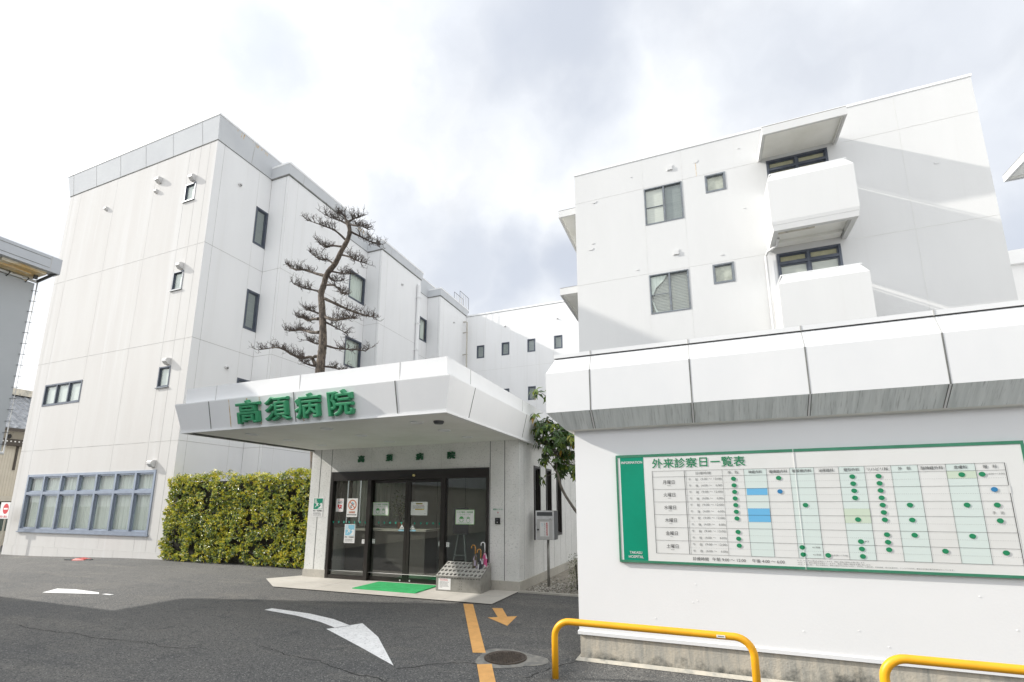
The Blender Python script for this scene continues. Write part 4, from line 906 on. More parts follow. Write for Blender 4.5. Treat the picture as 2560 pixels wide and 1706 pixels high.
b.fbox(F, -2.9045, -2.902, .955, 1.54, -.265, -.01, GREYD); build('box', b, t)
b = MB(); b.fbox(F, -3.275, -2.935, 1.44, 1.515, -.004, .001, GREYD); b.fbox(F, -3.275, -2.935, 1.36, 1.435, -.004, .010, STEELP); b.fbox(F, -3.0, -2.96, 1.37, 1.378, .010, .0112, BLACK); build('slot_flap', b, t)
b = MB(); b.fbox(F, -3.27, -2.94, .955, 1.352, -.004, .008, mat('satin_aluminium', (.60, .60, .59), .4, metal=.25, var=(.53, .53, .52), vscale=4)); d_ = build('door', b, t)
b = MB(); b.disc(F, -3.247, 1.155, .018, .018, .03, BLACK, 14, .008); build('key_knob', b, d_)
b = MB(); b.fbox(F, -3.205, -3.01, 1.02, 1.318, .0085, .0105, PAPER); vtext(b, '新聞郵便物専用', F, -3.055, 1.305, .034, .0115, RED, .02); vtext(b, '投函口へお入れ下さい', F, -3.105, 1.305, .025, .0115, INKG); vtext(b, '管理室', F, -3.16, 1.29, .02, .0115, PBLUE); build('paper_label', b, t)

# ------------------------------------------------------------------ timetable board on the annex wall
t = thing('information_board', (.85, YA, 1.05), 'wide white clinic timetable board with green frame and dots on the annex wall', 'sign board')
F = fY(YA); D = .026
b = MB(); b.fbox(F, -.888, 2.625, 1.05, 2.205, .001, D, PAPERC); build('panel', b, t)
b = MB()
b.fbox(F, -.888, 2.625, 2.178, 2.2065, .002, D + .004, GREEND); b.fbox(F, -.888, 2.625, 1.048, 1.072, .002, D + .004, GREEND)
b.fbox(F, -.8895, -.867, 1.072, 2.178, .002, D + .004, GREEND); b.fbox(F, 2.604, 2.6265, 1.072, 2.178, .002, D + .004, GREEND)
for u in (.872,): b.fbox(F, u - .002, u + .002, 1.045, 2.208, .01, D + .0055, PAPERC)
build('frame', b, t)
b = MB(); b.fquad(F, -.840, -.586, 1.072, 2.178, D + .0015, GREENB); build('green_band', b, t)
cx = [-.497, -.166, .207, .410, .617, .824, 1.031, 1.238, 1.446, 1.654, 1.857, 2.061, 2.269, 2.473]; rz = [2.018, 1.955] + [1.955 - .1335 * k for k in range(1, 7)]
e = D + .0015
b = MB()
for c in (3, 5, 7, 9, 11): b.fquad(F, cx[c], cx[c + 1], rz[7], rz[0], e, TINT)
hr_ = (rz[1] - rz[7]) / 12
row = lambda r: (rz[1] - (r + 1) * hr_, rz[1] - r * hr_)
b.fquad(F, cx[11], cx[12], *row(0), e + .001, TINTY); b.fquad(F, cx[7], cx[8], *row(5), e + .001, TINTY); b.fquad(F, cx[7], cx[8], *row(6), e + .001, TINTY)
b.fquad(F, cx[3] + .012, cx[4] - .008, *row(2), e + .001, BLUEC); b.fquad(F, cx[3] + .006, cx[4] - .004, row(6)[0], row(5)[1], e + .001, BLUEC)
lw = .0022
for i, u in enumerate(cx):
    ww = .005 if i in (0, 1, 13) else lw
    b.fquad(F, u - ww / 2, u + ww / 2, rz[7], rz[0], e + .002, INK)
b.fquad(F, -.150, -.148, rz[7], rz[0], e + .002, INKG)
for i, z in enumerate(rz): b.fquad(F, cx[0], cx[-1], z - lw / 2, z + lw / 2, e + .0026, INK)
for k in range(6):
    z = row(2 * k)[0]; u = cx[1]
    while u < cx[-1]: b.fquad(F, u, u + .009, z - .0007, z + .0007, e + .0022, INKG); u += .016
b.fquad(F, 2.469, 2.478, row(2)[0], row(2)[1], e + .003, PAPERC)
def dot(c, r, m=DOTG, du=None):
    u = (cx[c] + cx[c + 1]) / 2 if du is None else cx[c] + du; b.disc(F, u, sum(row(r)) / 2, .0235, .021, e + .004, m, 22)
for r in (0, 1, 2, 3, 4, 5, 6, 8, 9, 10): dot(2, r)
dot(4, 0); dot(4, 2, BLUED); dot(5, 4); dot(5, 10, DOTG, .036); dot(5, 11, DOTG, .038); dot(6, 11, DOTG, .036)
for r in (0, 1, 2, 3, 6, 9, 10, 11): dot(7, r)
for r in (0, 1, 2, 3, 4, 5, 6, 8, 9, 10): dot(8, r)
for r in (4, 6, 8): dot(9, r)
dot(10, 10)
for r in (0, 4, 8): dot(11, r)
dot(12, 0, DOTG, .038); dot(12, 2, BLUED)
for r in (4, 6, 10): dot(12, r)
build('printed_table', b, t)
b = MB(); e2 = D + .0035
text(b, 'INFORMATION', F, -.826, -.599, 2.108, 2.135, e2, PAPERC, .02); text(b, 'TAKASU', F, -.777, -.647, 1.139, 1.165, e2, PAPERC, .02); text(b, 'HOSPITAL', F, -.788, -.633, 1.095, 1.122, e2, PAPERC, .02)
for i, ch in enumerate('外来診察日一覧表'):
    s = .1165; u = -.493 + i * s
    if ch == '一': text(b, ch, F, u + .012, u + .102, 2.099, 2.111, e2, DOTG)
    elif ch == '日': text(b, ch, F, u + .02, u + .096, 2.056, 2.152, e2, DOTG, .012)
    else: text(b, ch, F, u, u + .108, 2.052, 2.155, e2, DOTG, .012)
for i, s in enumerate(('内　科', '神経内科', '循環器内科', '糖尿病内科', '泌尿器科', '整形外科', 'リハビリ科', '外　科', '脳神経外科', '皮膚科', '眼　科')):
    c = (cx[i + 2] + cx[i + 3]) / 2; wd = {3: .095, 4: .125, 5: .165}[len(s)]
    text(b, s, F, c - wd / 2, c + wd / 2, 1.973, 2.004, e2, INKG, .006)
text(b, '診療時間', F, -.055, .095, 1.973, 2.002, e2, INKG)
for k, s in enumerate('月火水木金土'):
    z = (row(2 * k)[0]); text(b, s + '曜日', F, -.392, -.272, z - .012, z + .03, e2, INK); lines(b, F, -.35, -.312, [z - .026], e2, INKG, .005, k)
    for r, (p, q) in ((2 * k, ('前', '(9:00 ～ 12:00)')), (2 * k + 1, ('後', '(4:00 ～　6:00)'))):
        zc = sum(row(r)) / 2; text(b, '午', F, -.128, -.102, zc - .013, zc + .015, e2, INKG); text(b, p, F, -.062, -.034, zc - .013, zc + .015, e2, INKG); text(b, q, F, -.008, .198, zc - .013, zc + .014, e2, INKG)
z = sum(row(5)) / 2; text(b, '手　術', F, 2.33, 2.41, z - .014, z + .014, e2, INKG)
z = sum(row(0)) / 2; text(b, '(10:00～13:00)', F, 2.338, 2.462, z - .009, z + .009, e2, INKG)
for c, r, s in ((5, 10, '※2 隔週'), (5, 11, '※2 隔週'), (7, 9, '※3')): zc = sum(row(r)) / 2; text(b, s, F, cx[c] + (.12 if c == 5 else .135), cx[c] + (.185 if c == 5 else .165), zc - .006, zc + .010, e2, INKG)
z = sum(row(11)) / 2; text(b, '(14:00～17:00)', F, cx[6] + .065, cx[6] + .195, z - .009, z + .009, e2, INKG)
text(b, '診療時間', F, -.138, .012, 1.093, 1.128, e2, INK); text(b, '午前 9:00 ～ 12:00', F, .048, .356, 1.094, 1.130, e2, INK); text(b, '午後 4:00 ～ 6:00', F, .413, .697, 1.094, 1.130, e2, INK)
text(b, '※1 は、第1・第3土曜日を診察日としますが、事前に病院に確認をお願い致します。', F, .807, 1.351, 1.124, 1.137, e2, INKG)
text(b, '※2 は、第2・第4土曜日を診察日としますが、事前に病院に確認をお願い致します。', F, .807, 1.395, 1.106, 1.119, e2, INKG)
text(b, '※3 は、手外科(第一・第三金曜日)は、通常の整形外科外来とは別に、手外科、上肢外科、末梢神経、微小血管外科、リュウマチ外科、整形外科等の専門外来を行っています。', F, .807, 2.0, 1.087, 1.101, e2, INKG)
build('lettering', b, t)

# ------------------------------------------------------------------ yellow hoop barriers
def barrier(x0, x1, y, h, label):
    t = thing('hoop_barrier', (x0, y, 0), label, 'barrier', 'yellow hoop barriers along the annex wall')
    r, rt = .15, .032; pts = [(x0, y, -.05), (x0, y, h - r)]
    for k in range(1, 9): a = math.pi / 2 * k / 8; pts.append((x0 + r - r * math.cos(a), y, h - r + r * math.sin(a)))
    pts += [(x0 + r + (x1 - x0 - 2 * r) * f, y, h) for f in (.33, .66)]
    for k in range(0, 9): a = math.pi / 2 * k / 8; pts.append((x1 - r + r * math.sin(a), y, h - r + r * math.cos(a)))
    pts.append((x1, y, -.05)); b = MB(); b.tube(pts, rt, YELLOW, 20); build('hoop', b, t, smooth=True)
    b = MB()
    b.fbox(fY(y - rt), x1 - r - .14, x1 - r - .07, h - .012, h + .010, -.001, .0035, PAPER); b.fbox(fY(y - rt), x1 - r - .13, x1 - r - .08, h - .004, h + .003, .0035, .004, INKG); build('maker_label', b, t)
barrier(-1.455, .318, 4.85, .528, 'yellow hoop barrier nearer the entrance, whole in view before the annex corner')
barrier(1.175, 3.2, 4.64, .528, 'yellow hoop barrier at lower right, cut off by the photo edge')

# ------------------------------------------------------------------ road markings, manhole, small things on the ground
def flat(name, polys, m, z, label, cat, group=None):
    b = MB()
    for p in polys: b.poly([(x, y, z + gh(x, y)) for x, y in p], m)
    o = build(name, b, recalc=False); return tag(o, label, cat, group)
A = [(-6.68, 6.10), (-6.66, 6.235), (-5.80, 6.16), (-5.19, 6.00), (-4.75, 5.80)]
Bl = [(-6.68, 6.10), (-5.88, 5.975), (-5.24, 5.79), (-4.83, 5.60)]
flat('turning_arrow', [[(-6.66, 6.235), (-6.68, 6.10), (-5.88, 5.975), (-5.80, 6.16)], [(-5.80, 6.16), (-5.88, 5.975), (-5.24, 5.79), (-5.19, 6.00)], [(-5.19, 6.00), (-5.24, 5.79), (-4.80, 5.60), (-4.70, 5.78)],
     [(-4.88, 5.51), (-4.63, 5.95), (-3.98, 5.44), (-3.13, 4.57), (-3.95, 5.02)]], ASPH_W, .005, 'white painted curved turning arrow on the dark asphalt, pointing to the viewer', 'road marking')
flat('worn_arrow', [[(-11.97, 5.69), (-12.25, 6.06), (-11.77, 6.14), (-10.97, 6.10), (-10.76, 5.99), (-11.5, 5.80)], [(-10.7, 6.0), (-10.46, 6.0), (-10.45, 6.07), (-10.68, 6.06)]], ASPH_W, .005, 'worn white arrow marking on the sunlit asphalt at left', 'road marking')
flat('lane_dash', [[(-3.93, 7.71), (-3.76, 7.74), (-2.42, 5.33), (-2.56, 5.28)]], ASPH_O, .005, 'longer orange painted dash between paving slab and manhole', 'road marking', 'orange painted dashes')
flat('lane_dash', [[(-2.34, 4.93), (-2.20, 5.00), (-1.70, 4.06), (-1.83, 4.0)]], ASPH_O, .005, 'orange painted dash below the manhole, cut by the bottom edge', 'road marking', 'orange painted dashes')
flat('orange_arrow', [[(-3.33, 7.57), (-3.17, 7.62), (-2.87, 7.09), (-2.99, 7.01)], [(-3.12, 6.93), (-2.74, 7.17), (-2.66, 6.57)]], ASPH_O, .005, 'short orange arrow painted on the asphalt beside the gravel bed', 'road marking')
t = thing('manhole_cover', (-2.14, 5.24, 0), 'round rusty iron manhole cover set in a pale concrete ring', 'manhole cover')
b = MB(); n = 28; rn = random.Random(4); rr = [.36 * (1 + .16 * math.sin(3 * 2 * math.pi * k / n + 1) + rn.uniform(-.04, .04)) for k in range(n)]
b.poly([(-2.10 + rr[k] * 1.1 * math.cos(2 * math.pi * k / n), 5.24 + .88 * rr[k] * math.sin(2 * math.pi * k / n), .0035) for k in range(n)], MATS.get('dusty_patch') or mat('dusty_patch', (.27, .26, .235), .9, var=(.18, .178, .17), vscale=9, vrange=(.42, .6), bump=.4, bscale=90)); build('concrete_ring', b, t)
b = MB(); b.lathe(-2.14, 5.24, [(.235, .004), (.235, .016), (.215, .018), (.21, .011), (0, .011)], IRON, 36)
for i in range(-6, 7):
    for j in range(-6, 7):
        x, y = i * .031 + (j % 2) * .0155, j * .031
        if x * x + y * y < .19 ** 2: b.box(-2.14 + x - .010, -2.14 + x + .010, 5.24 + y - .008, 5.24 + y + .008, .011, .0165, IRON)
build('lid', b, t)
# cracks in the asphalt: thin dark jagged strips
b = MB()
for path in ([(-9.1, 4.10), (-8.72, 4.07), (-8.18, 4.08), (-7.7, 4.12), (-7.29, 4.09), (-6.71, 4.16), (-6.39, 4.20), (-6.0, 4.12), (-5.6, 4.3)], [(-5.0, 4.6), (-4.5, 4.45), (-4.0, 4.42), (-3.5, 4.25), (-3.05, 4.22), (-2.7, 4.0)], [(-3.05, 4.5), (-2.8, 4.75), (-2.5, 4.95), (-2.3, 4.95)], [(-1.36, 5.49), (-1.5, 5.25), (-1.62, 5.0), (-1.75, 4.7)]):
    pts = []
    rn = random.Random(len(path))
    for (a, c), (d, e_) in zip(path, path[1:]):
        for k in range(6): f = k / 6; pts.append((a + (d - a) * f + rn.gauss(0, .012), c + (e_ - c) * f + rn.gauss(0, .012)))
    for p, q in zip(pts, pts[1:]):
        v = Vector((q[0] - p[0], q[1] - p[1])); nn = Vector((-v.y, v.x)).normalized() * rn.uniform(.002, .006)
        b.poly([(p[0] - nn.x, p[1] - nn.y, .003), (q[0] - nn.x, q[1] - nn.y, .003), (q[0] + nn.x, q[1] + nn.y, .003), (p[0] + nn.x, p[1] + nn.y, .003)], MATS.get('crack') or mat('crack', (.022, .022, .022), .9))
struct(build('asphalt_cracks', b, recalc=False))
b = MB(); z = gh(-18.5, 9.6); b.mesh([(-18.62, 9.42, z), (-18.15, 9.5, z), (-18.25, 9.85, z), (-18.75, 9.8, z), (-18.5, 9.5, z + .06), (-18.2, 9.56, z + .03), (-18.3, 9.8, z + .03), (-18.6, 9.76, z + .06)],
    [(4, 5, 6, 7), (0, 1, 5, 4), (1, 2, 6, 5), (2, 3, 7, 6), (3, 0, 4, 7)], REDPL); b.box(-18.95, -18.6, 9.42, 9.5, z, z + .03, GREYD); b.box(-18.2, -17.95, 9.6, 9.68, z, z + .04, GREYD)
tag(build('fallen_red_marker', b), 'red plastic marker lying on the ground below the long window', 'marker')

# ------------------------------------------------------------------ side building with grey sheet at the left edge
t = thing('side_building', (-15, 0, 0), 'building at left edge with metal eave and a laced grey sheet', 'building')
XS = -13.0
b = MB(); b.box(-19, XS - .25, -16, 3.9, -.2, 2.7, SIDING); b.box(XS - .35, XS - .2, -16, 5.0, 2.7, 6.62, SIDING); b.box(-19, XS - .36, -16, -2, 2.71, 6.62, SIDING); build('wall', b, t)
b = MB(); b.fbox(fX(XS), -16, 5.105, 2.72, 6.32, -.01, .0, SHEET); 
build('grey_sheet', b, t)
b = MB(); b.tube([(XS + .02, -16, 6.36), (XS + .02, 5.14, 6.36), (XS + .02, 5.14, 2.68), (XS + .02, -16, 2.68)], .03, STEELP, 10)
y = 5.1; z = 2.85
while z < 6.3: b.tube([(XS + .012, 5.07, z), (XS + .05, 5.12, z + .01), (XS + .05, 5.16, z + .012)], .006, GREYD, 5); z += .235
for k in range(12): y = 4.95 - k * .3; b.tube([(XS + .005, y, 6.28), (XS + .06, y + .03, 6.37), (XS, y + .03, 6.41)], .008, BLACK, 5)
build('pipe_rail', b, t)
b = MB(); pr = [(-12.5, 6.50), (-12.48, 6.50), (-12.48, 6.84), (-12.5, 6.86), (-12.62, 6.90)]
b.mesh([(x, y, z) for y in (-16, 5.27) for x, z in [(-12.72, 6.50), (-12.48, 6.50), (-12.48, 6.84), (-12.60, 6.90), (-13.4, 6.92), (-13.4, 6.8), (-12.72, 6.8)]],
       [(i, (i + 1) % 7, 7 + (i + 1) % 7, 7 + i) for i in range(7)] + [tuple(range(7)), tuple(range(7, 14))], EAVE)
for z in (6.575, 6.77): b.fbox(fX(-12.48), -16, 5.08, z - .006, z + .006, -.003, .003, JOINTD)
b.fbox(fX(-12.48), 5.09, 5.10, 6.50, 6.84, -.003, .002, JOINT); build('eave', b, t)
b = MB(); b.box(-12.95, -12.74, -16, 4.92, 6.40, 6.60, RUSTY); build('beam', b, t)
b = MB(); b.tube([(-12.5, 5.22, 6.52), (XS, 5.12, 6.36)], .03, GREYD, 6); b.box(-12.85, -12.8, 5.0, 5.06, 6.36, 6.7, GREYD); build('bracket', b, t)
b = MB(); b.box(-13.6, -12.6, 4.4, 5.1, 6.44, 6.5, RUSTY); build('soffit', b, t)

# house behind it, no entry sign, fence
t = thing('tiled_house', (-32, 11, 0), 'beige sided house with silver tiled roof behind the grey sheet at left', 'house')
b = MB(); F = fX(-30.3); b.fbox(F, 9.6, 22, -.5, 5.2, -8, 0, SIDING)
for k in range(90): b.fbox(F, 9.6 + k * .1, 9.612 + k * .1, 0, 5.1, -.002, .012, BROWNB if k % 99 == 98 else SIDING)
build('wall', b, t)
b = MB(); b.mesh([(-29.6, 9.4, 5.18), (-29.6, 22, 5.18), (-34.3, 22, 7.5), (-34.3, 9.4, 7.5), (-29.6, 9.4, 5.05), (-29.6, 22, 5.05), (-34.3, 22, 7.3), (-34.3, 9.4, 7.3)], [(0, 1, 2, 3), (4, 5, 6, 7), (0, 1, 5, 4), (1, 2, 6, 5), (3, 0, 4, 7)], BROWN)
for i in range(13):
    f = i / 13; x = -29.6 - 4.7 * f; z = 5.19 + 2.32 * f
    for j in range(40):
        y = 9.5 + j * .27 + (i % 2) * .02
        b.mesh([(x, y, z), (x, y + .27, z), (x - .36, y + .27, z + .20), (x - .36, y, z + .20), (x, y + .09, z + .07), (x - .36, y + .09, z + .27)], [(0, 4, 5, 3), (4, 1, 2, 5), (0, 1, 4)], TILE)
b.box(-34.5, -34.0, 9.4, 22, 7.5, 7.85, CONC); build('roof', b, t)
b = MB(); b.fbox(F, 9.6, 22, 4.42, 4.72, .0, .30, BROWN)
for k in range(40): b.fbox(F, 9 + k * .145, 9.05 + k * .145, 4.58, 4.64, .30, .31, PAPERC)
b.fbox(F, 12.42, 12.5, 3.3, 4.42, 0, .05, BROWN); b.fbox(F, 9.6, 22, 1.84, 2.08, 0, .4, SIDING); b.fbox(F, 9.6, 22, 1.70, 1.84, 0, .3, BROWN); build('trim', b, t)
b = MB(); b.disc(F, 12.09, 4.86, .07, .11, .05, BLACK, 16, 0); build('round_vent', b, t)
b = MB(); b.fbox(F, 9.8, 12.6, .5, 1.6, 0, .02, mat('dark_house_window', (.10, .13, .12), .3)); build('window', b, t)
t = thing('no_entry_sign', (-24.2, 10.0, -.16), 'white no entry sign with red disc on a cream post at far left', 'road sign')
F = fY(10.0)
b = MB(); b.fbox(F, -24.64, -24.0, 1.17, 1.77, 0, .012, PAPER); b.disc(F, -24.26, 1.53, .19, .19, .0135, RED, 28); b.fquad(F, -24.40, -24.12, 1.50, 1.56, .015, PAPER); text(b, '進入禁止', F, -24.55, -24.06, 1.205, 1.285, .0135, RED, .015); build('plate', b, t)
b = MB(); b.tube([(-24.27, 10.02, -.2), (-24.25, 10.02, 1.75)], .03, SIDING, 8); build('post', b, t)
t = thing('white_fence', (-25.2, 12, -.16), 'low white rail fence beside the hospital wing at far left', 'fence')
for k in range(6):
    b = MB(); b.box(-27.2 + k * .5 - .03, -27.2 + k * .5 + .03, 12.0, 12.06, -.2, .95, PAPER); build('post', b, t)
for z in (.15, .42, .68, .9):
    b = MB(); b.box(-27.3, -24.9, 11.97, 12.0, z, z + .07, PAPER); build('rail', b, t)
b = MB(); b.box(-27.6, -24.9, 12.8, 12.9, -.2, 1.0, GREYD); tag(build('dark_boundary_wall', b), 'dark low boundary wall behind the white rail fence', 'wall')

# building across the car park (mirrored in the glass doors)
t = thing('neighbour_building', (-6, -15, 0), 'long grey sided house across the car park, seen mirrored in the glass doors', 'house')
F = lambda u, z, d=0: (u, -12.5 + d, z)
b = MB(); b.box(-30, 26, -22, -12.5, -.2, 6.2, GSIDE)
for k in range(13): b.fbox(F, -30, 26, .4 + k * .45, .415 + k * .45, -.002, .006, BLACK)
build('wall', b, t)
b = MB(); b.mesh([(-31, -11.8, 6.1), (27, -11.8, 6.1), (27, -17, 8.0), (-31, -17, 8.0), (27, -22.5, 6.1), (-31, -22.5, 6.1)], [(0, 1, 2, 3), (3, 2, 4, 5)], TILE); build('roof', b, t)
for x in (-22, -15, -9, -3, 4, 11):
    b = MB(); b.fbox(F, x, x + 1.7, 3.9, 5.2, 0, .05, SASHG); b.fbox(F, x + .07, x + 1.63, 3.97, 5.13, .05, .055, DARKI); build('window', b, t)

# ------------------------------------------------------------------ hedge
t = thing('clipped_hedge', (-12.3, 10.2, 0), 'clipped leafy hedge with yellow green tips before the wing wall', 'hedge')
rn = random.Random(11)
HX0, HX1, HY0, HY1 = -15.62, -9.0, 10.16, 10.75
def htop(x): return 2.50 + .05 * math.sin(x * 1.7) + .05 * math.sin(x * 4.1 + 1) + .10 * max(0, (x + 10.6) / 1.6)
b = MB()
for i in range(33):
    x = HX0 + .15 + i * .2; b.tube([(x, 10.6, 0), (x + rn.uniform(-.1, .1), 10.5, 1.2), (x + rn.uniform(-.15, .15), 10.5, 2.3)], [.02, .016, .008], TWIGD, 5)
    for k in range(7):
        z = rn.uniform(.25, 2.2); b.tube([(x, 10.48, z), (x + rn.uniform(-.25, .25), 10.2, z + .18)], .006, TWIGD, 4)
b.box(HX0 + .18, HX1, 10.40, 10.62, .02, 2.38, TWIGD)
build('branches', b, t)
V, Fc_ = [], []; VY, FY_ = [], []
def leaf(p, d, up, L, W, V, Fc_, fold=.22, curl=.15):
    d = d.normalized(); s = d.cross(up)
    if s.length < 1e-4: s = d.orthogonal()
    s.normalize(); n = s.cross(d)
    i = len(V); tip = p + d * L - n * curl * L; mid = p + d * L * .48
    V += [p, mid + s * W * .5 + n * fold * W, tip, mid - s * W * .5 + n * fold * W, mid - n * .05 * W]
    Fc_ += [(i, i + 1, i + 4), (i + 1, i + 2, i + 4), (i + 2, i + 3, i + 4), (i + 3, i, i + 4)]
N = 0
while N < 5600:
    face = rn.random()
    if face < .80: x = rn.uniform(HX0, HX1); z = .07 + rn.random() * (htop(x) - .07); y = HY0 + .05 * noise.noise(Vector((x * 2.2, z * 2.2, 1))) * 2 + abs(rn.gauss(0, .06)); out = Vector((0, -1, 0))
    elif face < .93: x = rn.uniform(HX0, HX1); y = rn.uniform(HY0, HY1); z = htop(x) + rn.gauss(0, .05); out = Vector((0, -.3, 1))
    else: x = HX0 + abs(rn.gauss(0, .06)); y = rn.uniform(HY0, HY1); z = rn.uniform(.1, 2.5); out = Vector((-1, -.4, 0))
    if noise.noise(Vector((x * 3.1, y * 3, z * 3.1 + 7))) < -.36: N += 1; continue
    N += 1
    p = Vector((x, y, z)); ax = (out + Vector((rn.gauss(0, .45), rn.gauss(0, .3), rn.gauss(.1, .4)))).normalized()
    k = rn.randint(5, 8); a0 = rn.uniform(0, 6.28); u = ax.orthogonal().normalized(); v = ax.cross(u)
    yl = rn.random() < .22 + .9 * max(0, noise.noise(Vector((x * 1.3, y, z * 1.6 + 3)))) + (.25 if z > htop(x) - .2 else 0); tgt = (VY, FY_) if yl else (V, Fc_)
    for j in range(k):
        a = a0 + 6.283 * j / k; rad = u * math.cos(a) + v * math.sin(a)
        d = rad * rn.uniform(.6, 1.0) + ax * rn.uniform(.1, .7) + Vector((0, 0, -.42))
        leaf(p + ax * rn.uniform(0, .03), d, ax, rn.uniform(.062, .10), rn.uniform(.024, .034), *tgt)
b = MB(); b.mesh(V, Fc_, HEDGEL); b.mesh(VY, FY_, HEDGEY); o = build('foliage', b, t, recalc=False)

# ------------------------------------------------------------------ trained pine without needles
t = thing('bare_pine', (-10.45, 11, 0), 'tall trained bare pine with layered twisted branches behind the canopy', 'tree')
YT = 11.0
TRUNK = [(-10.58, 5.66), (-10.59, 6.15), (-10.6, 6.51), (-10.69, 7.07), (-10.86, 7.85), (-10.96, 8.32), (-10.88, 8.65), (-10.79, 8.99), (-10.48, 9.28), (-10.24, 9.66), (-9.98, 10.03), (-9.92, 10.33), (-10.03, 10.62)]
LIMBS = [[(-10.79, 5.88), (-11.04, 6.18), (-11.35, 6.18), (-11.84, 6.37), (-12.29, 6.61), (-12.69, 6.74), (-13.44, 6.77)], [(-10.83, 6.98), (-11.31, 7.1), (-11.8, 7.31), (-12.3, 7.47), (-12.8, 7.58), (-13.32, 7.76)], [(-10.94, 7.46), (-11.36, 7.57), (-11.65, 7.61), (-12.0, 7.8), (-12.43, 7.96)], [(-10.69, 7.48), (-10.21, 7.26), (-9.77, 7.09), (-9.34, 7.03), (-9.0, 6.93)], [(-10.8, 8.14), (-10.5, 7.98), (-10.04, 7.75), (-9.59, 7.57), (-9.16, 7.43)], [(-11.04, 8.43), (-11.37, 8.55), (-11.71, 8.65), (-12.12, 8.86)], [(-10.86, 8.94), (-11.29, 9.12), (-11.84, 9.37), (-12.18, 9.41), (-12.55, 9.65)], [(-10.8, 8.62), (-10.31, 8.44), (-9.98, 8.15), (-9.71, 7.96)], [(-10.69, 9.08), (-10.22, 8.92), (-9.82, 8.8)], [(-10.57, 9.31), (-10.82, 9.5), (-11.2, 9.62), (-11.56, 9.89)], [(-10.25, 9.82), (-10.67, 9.95), (-10.95, 9.97), (-11.23, 10.17)], [(-10.23, 9.54), (-9.82, 9.34), (-9.54, 9.13), (-9.25, 8.99)], [(-10.09, 10.02), (-10.39, 10.32), (-10.72, 10.48), (-11.28, 10.73)], [(-9.89, 10.25), (-9.57, 10.06), (-9.34, 9.93), (-9.03, 9.78)], [(-9.97, 10.48), (-10.28, 10.7), (-10.52, 10.81), (-10.84, 10.99)], [(-9.98, 10.52), (-9.59, 10.33), (-9.32, 10.21), (-9.02, 9.99)], [(-10.01, 10.59), (-9.84, 10.71), (-9.59, 10.69)], [(-10.0, 10.59), (-10.14, 10.82), (-10.3, 10.94)], [(-10.51, 6.5), (-10.13, 6.38), (-9.7, 6.29), (-9.07, 6.21)], [(-10.72, 6.58), (-10.95, 6.63), (-11.18, 6.73)], [(-10.45, 5.81), (-10.21, 5.77), (-9.92, 5.68)], [(-10.78, 5.85), (-11.01, 5.91), (-11.2, 6.04)], [(-10.68, 7.33), (-10.42, 7.18), (-10.1, 6.99)], [(-10.91, 7.63), (-11.1, 7.7), (-11.34, 7.79)], [(-10.73, 9.01), (-10.61, 8.76), (-10.34, 8.75)]]
TRUNK = [(-10.50, 0), (-10.55, 2.0), (-10.62, 4.0)] + TRUNK
b = MB()
def smooth_path(pts, n=5):
    o = []
    for i in range(len(pts) - 1):
        p0, p1, p2, p3 = pts[max(i - 1, 0)], pts[i], pts[i + 1], pts[min(i + 2, len(pts) - 1)]
        for k in range(n):
            f = k / n; o.append(.5 * ((2 * p1) + (p2 - p0) * f + (2 * p0 - 5 * p1 + 4 * p2 - p3) * f * f + (3 * p1 - p0 - 3 * p2 + p3) * f ** 3))
    return o + [pts[-1]]
rn = random.Random(21)
tp = smooth_path([Vector((x, YT + .10 * math.sin(z * .9), z)) for x, z in TRUNK], 6)
n = len(tp); rad = [.165 - .105 * min(1, max(0, (p.z - 4) / 6.6)) ** .9 + .006 * rn.uniform(-1, 1) for p in tp]
b.tube(tp, rad, BARK, 14); build('trunk', b, t, smooth=True)
def twig(b, p, d, L, r, depth):
    """a crooked twig with side shoots curling upward"""
    pts = [p]; q = p.copy(); dd = d.normalized(); m_ = 3 if depth else 4
    for k in range(m_):
        dd = (dd + Vector((rn.gauss(0, .34), rn.gauss(0, .34), rn.gauss(.16, .26)))).normalized(); q = q + dd * L / m_; pts.append(q.copy())
        if depth < 2 and rn.random() < (.95 if depth == 0 else .75):
            s = Vector((rn.gauss(0, 1), rn.gauss(0, 1), rn.gauss(.2, .6))).normalized(); twig(b, q.copy(), (dd * .6 + s * .9), L * rn.uniform(.42, .7), r * .62, depth + 1)
    b.tube(pts, [r * (1 - .55 * i / m_) for i in range(m_ + 1)], TWIG, 4 if depth else 5, caps=False)
for li, L in enumerate(LIMBS):
    sl_ = rn.uniform(-.45, .45); y0 = YT + .10 * math.sin(L[0][1] * .9)
    pts = [Vector((x, y0 + sl_ * abs(x - L[0][0]) + (rn.gauss(0, .04) if i else 0), z)) for i, (x, z) in enumerate(L)]
    sp = smooth_path(pts, 4); n = len(sp); R0 = .055 if len(L) > 4 else .036
    lb = MB(); lb.tube(sp, [R0 * (1 - .72 * i / (n - 1)) * (1 + .12 * rn.uniform(-1, 1)) for i in range(n)], BARK if R0 > .04 else TWIG, 7)
    for i in range(n):
        f = i / (n - 1)
        if f < .28: continue
        d = (sp[min(i + 1, n - 1)] - sp[max(i - 1, 0)]).normalized()
        for k in range(3):
            s = Vector((-d.y, d.x, 0)) * rn.choice((-1, 1)) * rn.uniform(.3, 1) + Vector((0, 0, rn.uniform(-.25, .75)))
            twig(lb, sp[i] + Vector((0, 0, 0)), d * rn.uniform(.1, .8) + s, rn.uniform(.14, .32) * (1 - .2 * f), .0105, 0)
    twig(lb, sp[-1], sp[-1] - sp[-2], .3, .013, 0)
    build('limb', lb, t, recalc=False)
b = MB()
